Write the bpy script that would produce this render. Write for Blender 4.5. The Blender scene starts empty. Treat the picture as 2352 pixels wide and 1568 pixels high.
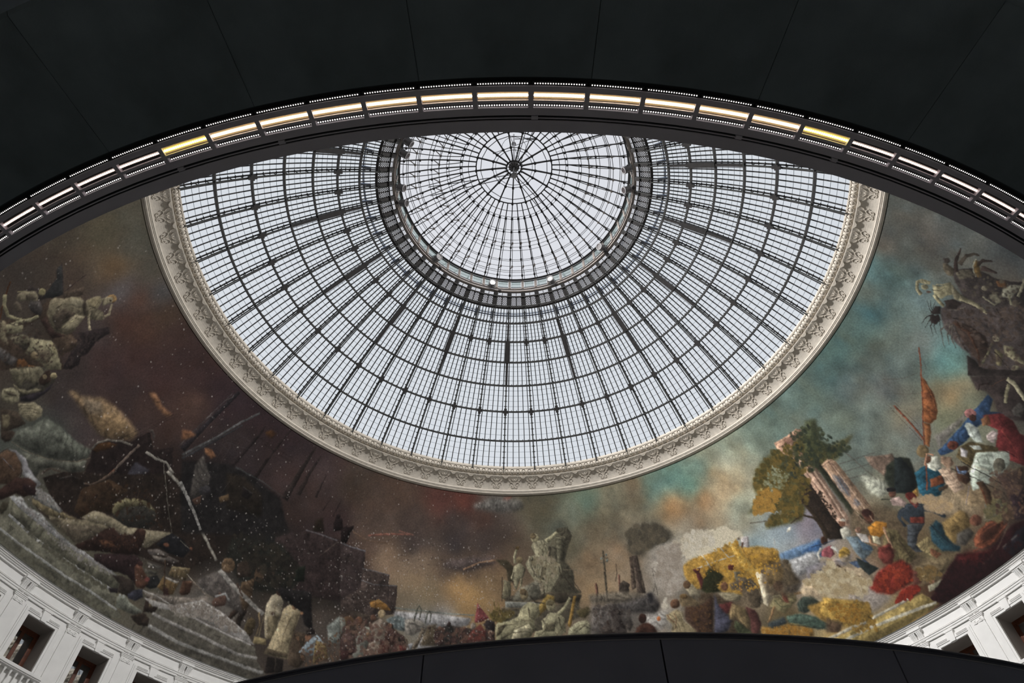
import bpy, math, random
import numpy as np
from mathutils import Matrix, Vector

S = bpy.context.scene
C = S.collection
R_ = math.radians
ZC = 1.6                      # eye height; heights measured from the eye are raised by it

# ---------------------------------------------------------------- camera
D, FPX = 15.1086, 1593.303
TH, RO, YA = 0.9237169563, -0.00017383, -0.0071879278
fw = Vector((math.sin(YA)*math.cos(TH), math.cos(YA)*math.cos(TH), math.sin(TH)))
rt = fw.cross(Vector((0, 0, 1))).normalized(); up = rt.cross(fw)
rt2 = rt*math.cos(RO)+up*math.sin(RO); up2 = up*math.cos(RO)-rt*math.sin(RO)
cam = bpy.data.cameras.new('camera'); cam.lens = FPX/2352*36.0; cam.sensor_width = 36.0
cam.clip_start = 0.05; cam.clip_end = 400
co = bpy.data.objects.new('camera', cam); C.objects.link(co)
m = Matrix((rt2, up2, -fw)).transposed().to_4x4(); m.translation = Vector((0, -D, ZC))
co.matrix_world = m; S.camera = co

# ---------------------------------------------------------------- world: even white overcast sky
w = bpy.data.worlds.new('overcast'); S.world = w; w.use_nodes = True
nt = w.node_tree; bg = nt.nodes['Background']
tc = nt.nodes.new('ShaderNodeTexCoord'); nz = nt.nodes.new('ShaderNodeTexNoise')
nz.inputs['Scale'].default_value = 1.6; nz.inputs['Detail'].default_value = 3
rmp = nt.nodes.new('ShaderNodeValToRGB')
rmp.color_ramp.elements[0].position = .3; rmp.color_ramp.elements[0].color = (.735, .752, .805, 1)
rmp.color_ramp.elements[1].position = .7; rmp.color_ramp.elements[1].color = (.765, .782, .835, 1)
nt.links.new(tc.outputs['Generated'], nz.inputs['Vector']); nt.links.new(nz.outputs['Fac'], rmp.inputs[0])
nt.links.new(rmp.outputs[0], bg.inputs[0]); bg.inputs[1].default_value = 1.0
S.view_settings.view_transform = 'Standard'; S.view_settings.look = 'None'
S.view_settings.gamma = 1; S.view_settings.use_curve_mapping = False
S.view_settings.exposure = 0.0
S.cycles.max_bounces = 6; S.cycles.diffuse_bounces = 4; S.cycles.transparent_max_bounces = 24
S.cycles.caustics_reflective = False; S.cycles.caustics_refractive = False
S.cycles.sample_clamp_indirect = 4.0

# floodlights on the lantern ring (built further down): watts, right-hand and left-hand factors; reflectance scale of the mural paint
FLOODW, FR, FLF, MURAL_GAIN = 4300., 1.5, 1.05, 1.5

# ---------------------------------------------------------------- materials
def s2l(c):
    return tuple(((x/255)/12.92 if x/255 <= .04045 else ((x/255+.055)/1.055)**2.4) for x in c)
def mat(name, rgb, rough=.7, metal=0., var=.12, scale=3., bump=0., bscale=40., emit=0.):
    M = bpy.data.materials.new(name); M.use_nodes = True
    n = M.node_tree; b = n.nodes['Principled BSDF']; L = n.links.new
    b.inputs['Roughness'].default_value = rough; b.inputs['Metallic'].default_value = metal
    t = n.nodes.new('ShaderNodeTexCoord'); z = n.nodes.new('ShaderNodeTexNoise')
    z.inputs['Scale'].default_value = scale; z.inputs['Detail'].default_value = 6
    L(t.outputs['Object'], z.inputs['Vector'])
    r = n.nodes.new('ShaderNodeValToRGB')
    r.color_ramp.elements[0].position = .3; r.color_ramp.elements[1].position = .7
    r.color_ramp.elements[0].color = (*[x*(1-var) for x in rgb], 1)
    r.color_ramp.elements[1].color = (*[min(1, x*(1+var)) for x in rgb], 1)
    L(z.outputs['Fac'], r.inputs[0]); L(r.outputs[0], b.inputs['Base Color'])
    if bump:
        q = n.nodes.new('ShaderNodeTexNoise'); q.inputs['Scale'].default_value = bscale
        q.inputs['Detail'].default_value = 4; L(t.outputs['Object'], q.inputs['Vector'])
        u = n.nodes.new('ShaderNodeBump'); u.inputs['Strength'].default_value = bump
        u.inputs['Distance'].default_value = .02
        L(q.outputs['Fac'], u.inputs['Height']); L(u.outputs[0], b.inputs['Normal'])
    if emit:
        b.inputs['Emission Color'].default_value = (*rgb, 1); b.inputs['Emission Strength'].default_value = emit
    return M
def glass(name, tint, fac=.5):
    M = bpy.data.materials.new(name); M.use_nodes = True
    n = M.node_tree; n.nodes.remove(n.nodes['Principled BSDF']); L = n.links.new
    tr = n.nodes.new('ShaderNodeBsdfTransparent'); tr.inputs[0].default_value = (*tint, 1)
    gl = n.nodes.new('ShaderNodeBsdfGlossy'); gl.inputs['Roughness'].default_value = .02
    fr = n.nodes.new('ShaderNodeFresnel'); fr.inputs[0].default_value = 1.45
    mu = n.nodes.new('ShaderNodeMath'); mu.operation = 'MULTIPLY'; mu.inputs[1].default_value = fac
    mx = n.nodes.new('ShaderNodeMixShader')
    L(fr.outputs[0], mu.inputs[0]); L(mu.outputs[0], mx.inputs[0]); L(tr.outputs[0], mx.inputs[1]); L(gl.outputs[0], mx.inputs[2])
    L(mx.outputs[0], n.nodes['Material Output'].inputs[0])
    return M

# ---------------------------------------------------------------- mesh helpers
class MB:
    def __init__(s): s.v = []; s.f = []; s.n = 0
    def add(s, v, f):
        s.v.append(np.asarray(v, float).reshape(-1, 3)); s.f += [tuple(i+s.n for i in q) for q in f]; s.n += len(s.v[-1])
    def mesh(s, name, material=None, smooth=False):
        me = bpy.data.meshes.new(name)
        me.from_pydata(np.concatenate(s.v).tolist() if s.v else [], [], s.f)
        if material: me.materials.append(material)
        if smooth: me.polygons.foreach_set('use_smooth', [True]*len(me.polygons))
        me.update(); return me
def link(name, me, parent=None, kind=None, rz=0., **kw):
    o = bpy.data.objects.new(name, me); C.objects.link(o)
    if parent: o.parent = parent
    if rz: o.rotation_euler = (0, 0, rz)
    if kind: o['kind'] = kind
    for k, v in kw.items(): o[k] = v
    return o
def empty(name, loc=(0, 0, 0), label=None, category=None, group=None, kind=None, rz=0.):
    o = bpy.data.objects.new(name, None); C.objects.link(o); o.location = loc; o.rotation_euler = (0, 0, rz)
    o.empty_display_size = .2
    if label: o['label'] = label
    if category: o['category'] = category
    if group: o['group'] = group
    if kind: o['kind'] = kind
    return o
def P(az, r, z):              # azimuth in degrees from +y towards +x; z above the floor
    a = R_(az); return (r*math.sin(a), r*math.cos(a), z)
def rot(az): return -R_(az)   # object z-rotation that moves something built at azimuth 0 to az
BOXF = [(0, 1, 2, 3), (7, 6, 5, 4), (0, 4, 5, 1), (1, 5, 6, 2), (2, 6, 7, 3), (3, 7, 4, 0)]
def box(mb, c, h, ax=None):
    ax = np.eye(3) if ax is None else np.asarray(ax, float)
    s = np.array([(-1, -1, -1), (1, -1, -1), (1, 1, -1), (-1, 1, -1), (-1, -1, 1), (1, -1, 1), (1, 1, 1), (-1, 1, 1)], float)
    mb.add(np.asarray(c)+(s*np.asarray(h))@ax, BOXF)
def sweep(mb, pts, nor, w, h, closed=False, sides=4):
    """bar along pts; w across, h along the normals"""
    p = np.asarray(pts, float); n = np.asarray(nor, float)
    if n.ndim == 1: n = np.tile(n, (len(p), 1))
    t = np.roll(p, -1, 0)-np.roll(p, 1, 0) if closed else np.gradient(p, axis=0)
    t /= np.linalg.norm(t, axis=1)[:, None]
    s = np.cross(t, n); s /= np.linalg.norm(s, axis=1)[:, None]; n = np.cross(s, t)
    k = len(p)
    if sides == 4: prof = [(-1, -1), (1, -1), (1, 1), (-1, 1)]
    else: prof = [(math.cos(2*math.pi*i/sides), math.sin(2*math.pi*i/sides)) for i in range(sides)]
    m_ = len(prof)
    v = np.stack([p+s*(a*w/2)+n*(b*h/2) for a, b in prof], 1).reshape(-1, 3)
    f = []
    for i in range(k if closed else k-1):
        j = (i+1) % k
        for q in range(m_):
            r = (q+1) % m_; f.append((i*m_+q, j*m_+q, j*m_+r, i*m_+r))
    if not closed:
        f.append(tuple(range(m_))[::1]); f.append(tuple((k-1)*m_+q for q in range(m_))[::-1])
    mb.add(v, f)
def lathe(mb, prof, a0=-180., a1=180., n=256, closed_profile=False):
    """profile (r, z) swept about the axis"""
    full = abs(a1-a0) > 359.9
    az = np.linspace(R_(a0), R_(a1), n+1)
    if full: az = az[:-1]
    pr = np.asarray(prof, float); k = len(pr)
    v = np.stack([np.outer(np.sin(az), pr[:, 0]), np.outer(np.cos(az), pr[:, 0]), np.tile(pr[:, 1], (len(az), 1))], -1).reshape(-1, 3)
    f = []
    for i in range(n):
        j = (i+1) % len(az) if full else i+1
        for q in range(k if closed_profile else k-1):
            r = (q+1) % k; f.append((i*k+q, j*k+q, j*k+r, i*k+r))
    if not full and closed_profile:
        f.append(tuple(range(k))); f.append(tuple(n*k+q for q in range(k))[::-1])
    mb.add(v, f)
def ringbox(mb, a0, a1, z0, z1, r0, r1, n=None):
    n = n or max(1, int(abs(a1-a0)/1.2+.999))
    lathe(mb, [(r0, z0), (r1, z0), (r1, z1), (r0, z1)], a0, a1, n, True)
def dirsph(r, R, sgn=1):
    return math.asin(r/R)
# ---------------------------------------------------------------- materials in use
M_conc = mat('concrete_soffit', (.205, .245, .26), .85, var=.26, scale=1.1, bump=.15)
M_slab = mat('grey_floor_concrete', (.36, .36, .35), .6, var=.08, scale=.8)
M_steel = mat('dark_painted_metal', (.76, .70, .74), .5, .0, var=.05, scale=2)
M_slot = mat('black_slot', (.012, .012, .012), .6, var=.1)
M_drum = mat('anthracite_panel', (.225, .23, .295), .6, var=.06, scale=2)
M_cap = mat('brushed_edge', (.45, .42, .43), .35, .3, var=.05)
M_white = mat('white_stone', (.83, .82, .80), .75, var=.035, scale=2.5, bump=.08, bscale=25)
M_plast = mat('aged_plaster', (.56, .51, .44), .8, var=.10, scale=5, bump=.3, bscale=30)
M_iron = mat('dark_iron', (.031, .029, .029), .5, .2, var=.25, scale=6)
M_irong = mat('grey_green_iron', (.06, .062, .06), .5, .2, var=.25, scale=6)
M_seal = mat('joint_seal', (.10, .11, .13), .6, var=.1)
M_post = mat('grey_brown_steel', (.24, .21, .19), .5, .2, var=.15)
M_alu = mat('grey_floodlight_body', (.42, .41, .42), .4, .3, var=.1)
M_lens = mat('dark_lens', (.03, .025, .025), .2, var=.1)
M_wood = mat('varnished_oak', (.115, .034, .014), .4, var=.35, scale=9)
M_int = mat('dim_interior', (.05, .048, .045), .8, var=.2)
M_glassd = glass('dome_glass', (.968, .984, .984), .3)
M_glassl = glass('lantern_glass', (.998, .998, .998), .3)
M_glassg = glass('green_tinted_glass', (.86, .93, .90), .5)
M_glassw = glass('window_glass', (.7, .75, .75), 6.)
M_blue = mat('blue_grey_rail', (.20, .24, .33), .5, .1, var=.1)

# ---------------------------------------------------------------- floor and concrete cylinder
mb = MB(); lathe(mb, [(0.01, -.2), (24, -.2), (24, 0), (0.01, 0)], n=96, closed_profile=True)
link('floor', mb.mesh('floor', M_slab), kind='structure')
mb = MB(); lathe(mb, [(13.3, 0), (14.3, 0), (14.3, 8.88), (13.3, 8.88)], -144, 144, 120, True)
link('wall_cylinder', mb.mesh('wall_cylinder', M_conc), kind='structure')

# ---------------------------------------------------------------- soffit ring overhead with its radial panels
ZS = 7.22+ZC
ceil = empty('ceiling', (0, 0, ZS), kind='structure')
STEP = 7.72
def local(mb_, dz): 
    for i in range(len(mb_.v)): mb_.v[i] = mb_.v[i]-np.array([0, 0, dz])
mb = MB(); g = .014
for i in range(1):
    lathe(mb, [(13.012, ZS), (14.46, ZS), (14.5, ZS+.04), (14.5, ZS+.3), (13.012, ZS+.3)], -STEP/2+g, STEP/2-g, 10, True)
local(mb, ZS); pm = mb.mesh('panel', M_conc)
for k in range(46):
    az = 180+.37+(k-23)*STEP
    o = link('panel', pm, ceil, rz=rot(az))
mb = MB(); lathe(mb, [(13.0, ZS+.02), (14.45, ZS+.02), (14.45, ZS+.34), (13.0, ZS+.34)], n=184, closed_profile=True); local(mb, ZS)
link('backing_slab', mb.mesh('backing_slab', mat('shadow_gap', (.06, .07, .075), .9)), ceil)
# cover added over the open passage beyond the slab, keeps that corner dark
mb = MB(); lathe(mb, [(14.5, ZS+.55), (19.98, ZS+.55), (19.98, ZS+.75), (14.5, ZS+.75)], -240, -120, 64, True)
link('trim_1', mb.mesh('added_passage_cover', mat('slate_plaster', (.30, .34, .38), .8)), kind='structure')

# metal light ring at the rim of the opening
ring = empty('trim_2', (0, 0, ZS), kind='structure')
def lring(name, prof, M, parent, a0=-180, a1=180, n=278):
    mb = MB(); lathe(mb, prof, a0, a1, n, True); local(mb, ZS); return link(name, mb.mesh(name, M), parent)
lring('groove_back', [(12.885, ZS+.045), (13.012, ZS+.045), (13.012, ZS+.12), (12.885, ZS+.12)], M_slot, ring)
lring('rim_band', [(12.62, ZS), (12.696, ZS), (12.696, ZS+.12), (12.62, ZS+.12)], M_steel, ring)
lring('channel', [(12.565, ZS+.03), (12.62, ZS+.03), (12.62, ZS+.12), (12.565, ZS+.12)], M_slot, ring)
lring('channel_rail', [(12.582, ZS+.008), (12.594, ZS+.008), (12.594, ZS+.03), (12.582, ZS+.03)], M_steel, ring)
lring('rim_edge', [(12.435, ZS+.015), (12.565, ZS+.004), (12.565, ZS+.22), (12.435, ZS+.22)], M_steel, ring)
lring('top_plate', [(12.435, ZS+.12), (13.012, ZS+.12), (13.012, ZS+.3), (12.435, ZS+.3)], M_steel, ring)
MOD = 360/139
# per-module face plates around the lamp slots
mb = MB(); h = MOD/2; s = .115
lathe(mb, [(12.745, ZS), (12.775, ZS), (12.775, ZS+.12), (12.745, ZS+.12)], -h, h, 2, True)
lathe(mb, [(12.696, ZS), (12.745, ZS), (12.745, ZS+.12), (12.696, ZS+.12)], -h, -h+s, 1, True)
lathe(mb, [(12.696, ZS), (12.745, ZS), (12.745, ZS+.12), (12.696, ZS+.12)], h-s, h, 1, True)
lathe(mb, [(12.775, ZS), (12.862, ZS), (12.862, ZS+.12), (12.775, ZS+.12)], -h, -h+s, 1, True)
lathe(mb, [(12.775, ZS), (12.862, ZS), (12.862, ZS+.12), (12.775, ZS+.12)], h-s, h, 1, True)
lathe(mb, [(12.862, ZS), (12.92, ZS), (12.92, ZS+.12), (12.862, ZS+.12)], -h, h, 2, True)
local(mb, ZS); fm = mb.mesh('face_plate', M_steel)
for k in range(139):
    link('face_plate', fm, ring, rz=rot(180+.49+(k-69)*MOD))
mb = MB()
for az in (169.0, 180-1.0, 191.4, 196.9, 163.9):       # couplers in the channel
    ringbox(mb, az-.16, az+.16, ZS+.002, ZS+.03, 12.572, 12.612)
local(mb, ZS); link('coupler', mb.mesh('coupler', M_steel), ring)

# ---------------------------------------------------------------- lamps in the ring
M_led = mat('led_white', (1., .95, .91), .4, var=0, emit=2.2)
M_ledm = mat('led_warm', (1., .95, .82), .4, var=0, emit=5.0)
M_ledy = mat('led_yellow', (1., .93, .50), .4, var=0, emit=5.0)
M_difm = mat('warm_diffuser', (1., .86, .62), .5, var=.0, emit=.75)
M_difo = mat('warm_outer_diffuser', (.9, .66, .36), .5, var=.0, emit=.14)
M_difc = mat('white_diffuser', (1., .84, .76), .5, var=.0, emit=.22)
M_dify = mat('yellow_diffuser', (.85, .78, .20), .5, var=.0, emit=.6)
def led_mesh(r, rad, M, n=20, span=MOD-2*.115-.12):
    mb = MB()
    for i in range(n):
        a = -span/2+span*i/(n-1); c = np.array(P(a, r, 0.))
        k = 8; v = [c+np.array([rad*math.cos(t), rad*math.sin(t), 0]) for t in np.linspace(0, 2*math.pi, k, False)]
        v += [c+np.array([rad*.55*math.cos(t), rad*.55*math.sin(t), -rad*.6]) for t in np.linspace(0, 2*math.pi, k, False)]
        mb.add(v, [(q, (q+1) % k, k+(q+1) % k, k+q) for q in range(k)]+[tuple(range(k, 2*k))])
    return mb.mesh('led_row', M)
def tray_mesh(r0, r1, z0, z1, M, inset):
    mb = MB(); lathe(mb, [(r0, z0), (r1, z0), (r1, z1), (r0, z1)], -h+inset, h-inset, 3, True); return mb.mesh('housing', M)
hm_lo = tray_mesh(12.697, 12.744, .05, .1, M_slot, s)
hm_mi = tray_mesh(12.777, 12.860, .05, .1, M_slot, s)
hm_up = tray_mesh(12.925, 12.962, .02, .045, M_slot, .03)
df_o = tray_mesh(12.784, 12.856, .034, .052, M_difo, s+.02)
df_m = tray_mesh(12.803, 12.838, .028, .05, M_difm, s+.03)
df_c = tray_mesh(12.806, 12.836, .028, .05, M_difc, s+.03)
df_y = tray_mesh(12.800, 12.841, .028, .05, M_dify, s+.03)
lr = dict(lo=led_mesh(12.711, .0076, M_led), up=led_mesh(12.941, .0068, M_led), m=led_mesh(12.82, .0118, M_ledm),
          c=led_mesh(12.82, .0100, M_led), y=led_mesh(12.82, .0120, M_ledy))
ORD = ['at the crown of the arc', 'first', 'second', 'third', 'fourth', 'fifth', 'sixth', 'seventh', 'eighth', 'ninth', 'tenth', 'eleventh', 'twelfth', 'thirteenth', 'fourteenth', 'fifteenth']
def where(k):
    if k == 0: return 'at the crown of the arc'
    return ORD[abs(k)]+' '+('right' if k > 0 else 'left')+' of the arc crown'
for k in range(-15, 16):
    az = 180+.49-k*MOD   # k>0 lies to the right in the photograph
    for row, z_l in (('outer', .018), ('middle', .026), ('inner', .048)):
        yellow = row == 'middle' and k in (-6, 6)
        desc = {'outer': 'outer row LED dot lamp, ', 'inner': 'inner row LED dot lamp, '}.get(row)
        if row == 'middle': desc = 'yellow strip lamp, ' if yellow else ('warm middle row strip lamp, ' if abs(k) < 6 else 'white middle row strip lamp, ')
        t = empty('strip_lamp', (0, 0, ZS), desc+where(k), 'light', row+' row of lamps on the ring', rz=rot(az))
        link('housing', {'outer': hm_up, 'middle': hm_mi, 'inner': hm_lo}[row], t)
        if row == 'middle':
            d_ = link('diffuser', df_y if yellow else (df_m if abs(k) < 6 else df_c), t)
            if abs(k) < 6 or yellow: link('diffuser_rim', df_o, t)
        o = link('led_row', lr['up'] if row == 'outer' else lr['lo'] if row == 'inner' else (lr['y'] if yellow else lr['m'] if abs(k) < 6 else lr['c']), t, kind='stuff')
        o.location.z = z_l

# ---------------------------------------------------------------- dark curved partition in front
DX, DR, DZ = 1.3, 9.62, 3.18+ZC
part = empty('curved_partition', (DX, 0, 0), 'dark grey curved partition of flush panels with a thin double top edge', 'partition')
mb = MB(); lathe(mb, [(DR-.12, 0), (DR, 0), (DR, DZ-.05), (DR-.12, DZ-.05)], -6+.04, 6-.04, 8, True); pm = mb.mesh('panel', M_drum)
for k in range(30): link('panel', pm, part, rz=rot(180+6.6+k*12))
mb = MB(); lathe(mb, [(DR-.14, DZ-.05), (DR-.005, DZ-.05), (DR-.005, DZ-.018), (DR+.004, DZ-.018), (DR+.004, DZ), (DR-.14, DZ)], n=240, closed_profile=True)
link('top_edge', mb.mesh('top_edge', mat('top_edge_grey', (.10, .10, .13), .6, var=.05)), part)
mb = MB(); lathe(mb, [(DR-.13, DZ-.056), (DR+.004, DZ-.056), (DR+.004, DZ-.05), (DR-.13, DZ-.05)], n=240, closed_profile=True)
link('edge_bead', mb.mesh('edge_bead', M_cap), part)
mb = MB(); lathe(mb, [(DR-.01, DZ-.006), (DR+.010, DZ-.006), (DR+.010, DZ+.003), (DR-.01, DZ+.003)], n=240, closed_profile=True)
link('edge_bead', mb.mesh('edge_bead', M_cap), part)
mb = MB(); lathe(mb, [(DR-.16, 0), (DR-.12, 0), (DR-.12, DZ-.06), (DR-.16, DZ-.06)], n=120, closed_profile=True)
link('inner_frame', mb.mesh('inner_frame', M_slot), part)

# ---------------------------------------------------------------- white facade ring
H = lambda z: z+ZC
def ff(mb):      # facade plane sits at radius 19.75
    for i, v in enumerate(mb.v):
        r = np.hypot(v[:, 0], v[:, 1]); rn = np.where(r < 20, 19.75-(20-r)*.78, r-.25); k = (rn/r)[:, None]
        v = v.copy(); v[:, :2] *= k; v[:, 2] -= np.where(v[:, 2] > 3, .57*(r-rn), 0); mb.v[i] = v
    return mb
wall = empty('wall_facade', (0, 0, 0), kind='structure')
CW = -63.85                                   # azimuth of one window axis
BAY = 7.2
wins = [k for k in range(50) if (-92 < ((CW+k*BAY+180) % 360-180) < -44) or (44 < ((CW+k*BAY+180) % 360-180) < 92)]
mb = MB()
for k in range(50):
    c = CW+k*BAY
    if k in wins:
        ringbox(mb, c-BAY/2, c-1.765, H(10.5), H(14.95), 20.0, 20.95, 2)
        ringbox(mb, c+1.765, c+BAY/2, H(10.5), H(14.95), 20.0, 20.95, 2)
        ringbox(mb, c-1.765, c+1.765, H(14.48), H(14.95), 20.0, 20.95, 3)
        ringbox(mb, c-1.765, c+1.765, H(10.5), H(12.62), 20.0, 20.95, 3)
    else:
        ringbox(mb, c-BAY/2, c+BAY/2, H(10.5), H(14.95), 20.0, 20.95, 5)
lathe(mb, [(20.0, 0), (20.95, 0), (20.95, H(10.5)), (20.0, H(10.5))], n=150, closed_profile=True)
lathe(mb, [(19.98, H(14.95)), (20.95, H(14.95)), (20.95, H(15.7)), (19.98, H(15.7))], n=250, closed_profile=True)
link('masonry', ff(mb).mesh('masonry', M_white), wall)
mb = MB()     # cornice crowning the facade
lathe(mb, [(19.74, H(15.36)), (19.66, H(15.36)), (19.66, H(15.395)), (19.645, H(15.41)), (19.615, H(15.43)), (19.60, H(15.475)), (19.57, H(15.48)), (19.57, H(15.50)), (19.525, H(15.53)), (19.515, H(15.585)), (19.50, H(15.59)), (19.50, H(15.665)), (19.485, H(15.67)), (19.485, H(15.70)), (19.55, H(15.72)), (19.74, H(15.72))], n=300, closed_profile=True)
link('cornice', mb.mesh('cornice', M_white), wall)
mb = MB()     # architrave with its fillets
lathe(mb, [(19.98, H(14.90)), (19.93, H(14.90)), (19.93, H(14.98)), (19.90, H(14.985)), (19.90, H(15.045)), (19.87, H(15.05)), (19.87, H(15.075)), (19.98, H(15.08))], n=300, closed_profile=True)
link('architrave', ff(mb).mesh('architrave', M_white), wall)
# bracket of the frieze, built at azimuth 0
mb = MB()
ringbox(mb, -.86, .86, H(15.39), H(15.475), 19.72, 19.98)
ringbox(mb, -.80, .80, H(15.345), H(15.39), 19.765, 19.98)
for a0, a1 in ((-.70, -.08), (.08, .70)):
    for q in range(3):                         # fluted tapering tongue
        b0 = a0+(a1-a0)*q/3+.02; b1 = a0+(a1-a0)*(q+1)/3-.02
        lathe(mb, [(19.98, H(14.99)), (19.93, H(14.99)), (19.90, H(15.05)), (19.86, H(15.18)), (19.79, H(15.30)), (19.775, H(15.345)), (19.98, H(15.345))], b0, b1, 1, True)
    lathe(mb, [(19.98, H(14.99)), (19.94, H(14.99)), (19.92, H(15.05)), (19.885, H(15.18)), (19.82, H(15.30)), (19.80, H(15.345)), (19.98, H(15.345))], a0, a1, 1, True)
    for q in range(5):                         # drops below
        b = a0+(a1-a0)*(q+.5)/5
        ringbox(mb, b-.045, b+.045, H(14.955), H(14.99), 19.84, 19.93, 1)
    ringbox(mb, a0, a1, H(14.938), H(14.955), 19.85, 19.92, 1)
brm = ff(mb).mesh('bracket', M_white)
# sunk frieze panel between brackets: raised frame lines
mb = MB()
for z0, z1 in ((15.145, 15.165),): ringbox(mb, 1.25, BAY-1.25, H(z0), H(z1), 19.965, 19.98)
fpm = ff(mb).mesh('frieze_fillet', M_white)
# pilaster
mb = MB()
ringbox(mb, -.665, .665, H(10.5), H(14.60), 19.945, 20.0)
plm = ff(mb).mesh('pilaster', M_white)
mb = MB()
ringbox(mb, -.90, .90, H(14.865), H(14.90), 19.86, 20.0)
ringbox(mb, -.84, .84, H(14.82), H(14.865), 19.885, 20.0)
ringbox(mb, -.78, .78, H(14.78), H(14.82), 19.905, 20.0)
ringbox(mb, -.70, .70, H(14.60), H(14.78), 19.93, 20.0)
cpm = ff(mb).mesh('capital', M_white)
mb = MB()                                      # pair of ring medallions joined by a rod
for a in (-.36, .36):
    c = np.array(P(a, 19.925, H(14.665)))
    t = np.linspace(0, 2*math.pi, 16, False)
    pts = np.stack([c[0]+.062*np.cos(t), np.full(16, c[1]), c[2]+.062*np.sin(t)], 1)
    sweep(mb, pts, np.array([0, 1., 0]), .028, .03, closed=True)
    box(mb, c, (.02, .02, .02))
sweep(mb, [P(-.18, 19.925, H(14.665)), P(.18, 19.925, H(14.665))], np.array([0, 0, 1.]), .02, .02)
sweep(mb, [P(-.54, 19.925, H(14.665)), P(-.62, 19.925, H(14.70))], np.array([0, 0, 1.]), .02, .02)
sweep(mb, [P(.54, 19.925, H(14.665)), P(.62, 19.925, H(14.63))], np.array([0, 0, 1.]), .02, .02)
rdm = ff(mb).mesh('ring_ornament', M_white)
# window surround
mb = MB()
for d0, d1, r in ((1.765, 2.02, 19.955), (2.02, 2.30, 19.925), (2.30, 2.49, 19.955)):
    zt0 = 14.48+(d0-1.765)*.345; zt1 = 14.48+(d1-1.765)*.345
    for sg in (-1, 1):
        ringbox(mb, min(sg*d0, sg*d1), max(sg*d0, sg*d1), H(12.72), H(zt1), r, 20.0, 1)
    ringbox(mb, -d0, d0, H(zt0), H(zt1), r, 20.0, 4)
srm = ff(mb).mesh('window_surround', M_white)
mb = MB()
lathe(mb, [(19.87, 0)], 0, 1, 1) if False else None
def taper(mb, b0, b1, t0, t1, z0, z1, r0, r1):
    v = [P(b0, r0, z0), P(b1, r0, z0), P(t1, r0, z1), P(t0, r0, z1), P(b0, r1, z0), P(b1, r1, z0), P(t1, r1, z1), P(t0, r1, z1)]
    mb.add(v, BOXF)
taper(mb, -.31, .31, -.46, .46, H(14.46), H(14.84), 19.885, 20.0)
ringbox(mb, -.56, .56, H(14.84), H(14.90), 19.865, 20.0)
ksm = ff(mb).mesh('keystone', M_white)
mb = MB()
for sg in (-1, 1):
    for i, zz in enumerate((14.605, 14.635, 14.665)):
        a, b = sorted((sg*.62, sg*2.0)); ringbox(mb, a, b, H(zz), H(zz+.014), 19.905, 19.93, 2)
fil = ff(mb).mesh('lintel_fillet', M_white)
for k in range(50):
    c = CW+k*BAY; cc = (c+180) % 360-180
    if not -110 < cc < 110: continue
    b = c+BAY/2
    link('bracket', brm, wall, rz=rot(b)); link('frieze_fillet', fpm, wall, rz=rot(b))
    link('pilaster', plm, wall, rz=rot(b)); cp = link('capital', cpm, wall, rz=rot(b)); link('ring_ornament', rdm, cp)
    if k in wins:
        link('window_surround', srm, wall, rz=rot(c)); link('keystone', ksm, wall, rz=rot(c)); link('lintel_fillet', fil, wall, rz=rot(c))
# windows: oak frame, two sashes, panes
RW = 20.77
def bar(mb, a0, a1, z0, z1, r0, r1): ringbox(mb, a0, a1, H(z0), H(z1), r0, r1, 1)
mf = MB()
bar(mf, -1.74, -1.50, 12.62, 14.48, RW, RW+.09); bar(mf, 1.50, 1.74, 12.62, 14.48, RW, RW+.09); bar(mf, -1.5, 1.5, 14.36, 14.48, RW, RW+.09); bar(mf, -1.5, 1.5, 12.62, 12.72, RW, RW+.09)
fmesh = ff(mf).mesh('window_frame', M_wood)
sashes = []
for sg in (-1, 1):
    ms = MB(); e0, e1 = (-1.5, 0) if sg < 0 else (0, 1.5)
    bar(ms, e0, e0+.20, 12.72, 14.36, RW+.015, RW+.07); bar(ms, e1-.20, e1, 12.72, 14.36, RW+.015, RW+.07)
    bar(ms, e0+.2, e1-.2, 14.29, 14.36, RW+.015, RW+.07); bar(ms, e0+.2, e1-.2, 12.72, 12.80, RW+.015, RW+.07)
    mg = MB(); bar(mg, e0+.2, e1-.2, 12.80, 14.29, RW+.035, RW+.043)
    sashes.append((ff(ms).mesh('sash', M_wood), ff(mg).mesh('pane', M_glassw)))
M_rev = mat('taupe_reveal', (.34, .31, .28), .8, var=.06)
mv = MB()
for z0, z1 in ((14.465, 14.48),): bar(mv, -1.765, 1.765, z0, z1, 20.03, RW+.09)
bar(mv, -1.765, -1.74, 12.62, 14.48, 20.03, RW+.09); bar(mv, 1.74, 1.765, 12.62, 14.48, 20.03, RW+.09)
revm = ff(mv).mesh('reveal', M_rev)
mi = MB()
ringbox(mi, -1.9, 1.9, H(12.4), H(14.7), 22.0, 22.1); ringbox(mi, -2.0, -1.9, H(12.4), H(14.7), 20.95, 22.1); ringbox(mi, 1.9, 2.0, H(12.4), H(14.7), 20.95, 22.1)
ringbox(mi, -1.9, 1.9, H(12.3), H(12.4), 20.95, 22.1); ringbox(mi, -1.9, 1.9, H(14.7), H(14.8), 20.95, 22.1)
mim = ff(mi).mesh('interior_recess', M_int)
for n_, k in enumerate(wins):
    c = CW+k*BAY
    t = empty('window_%d' % (n_+1), (0, 0, 0), kind='structure', rz=rot(c))
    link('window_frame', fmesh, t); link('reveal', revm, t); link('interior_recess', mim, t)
    for sm, gm in sashes:
        q = link('sash', sm, t); link('pane', gm, q)
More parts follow.
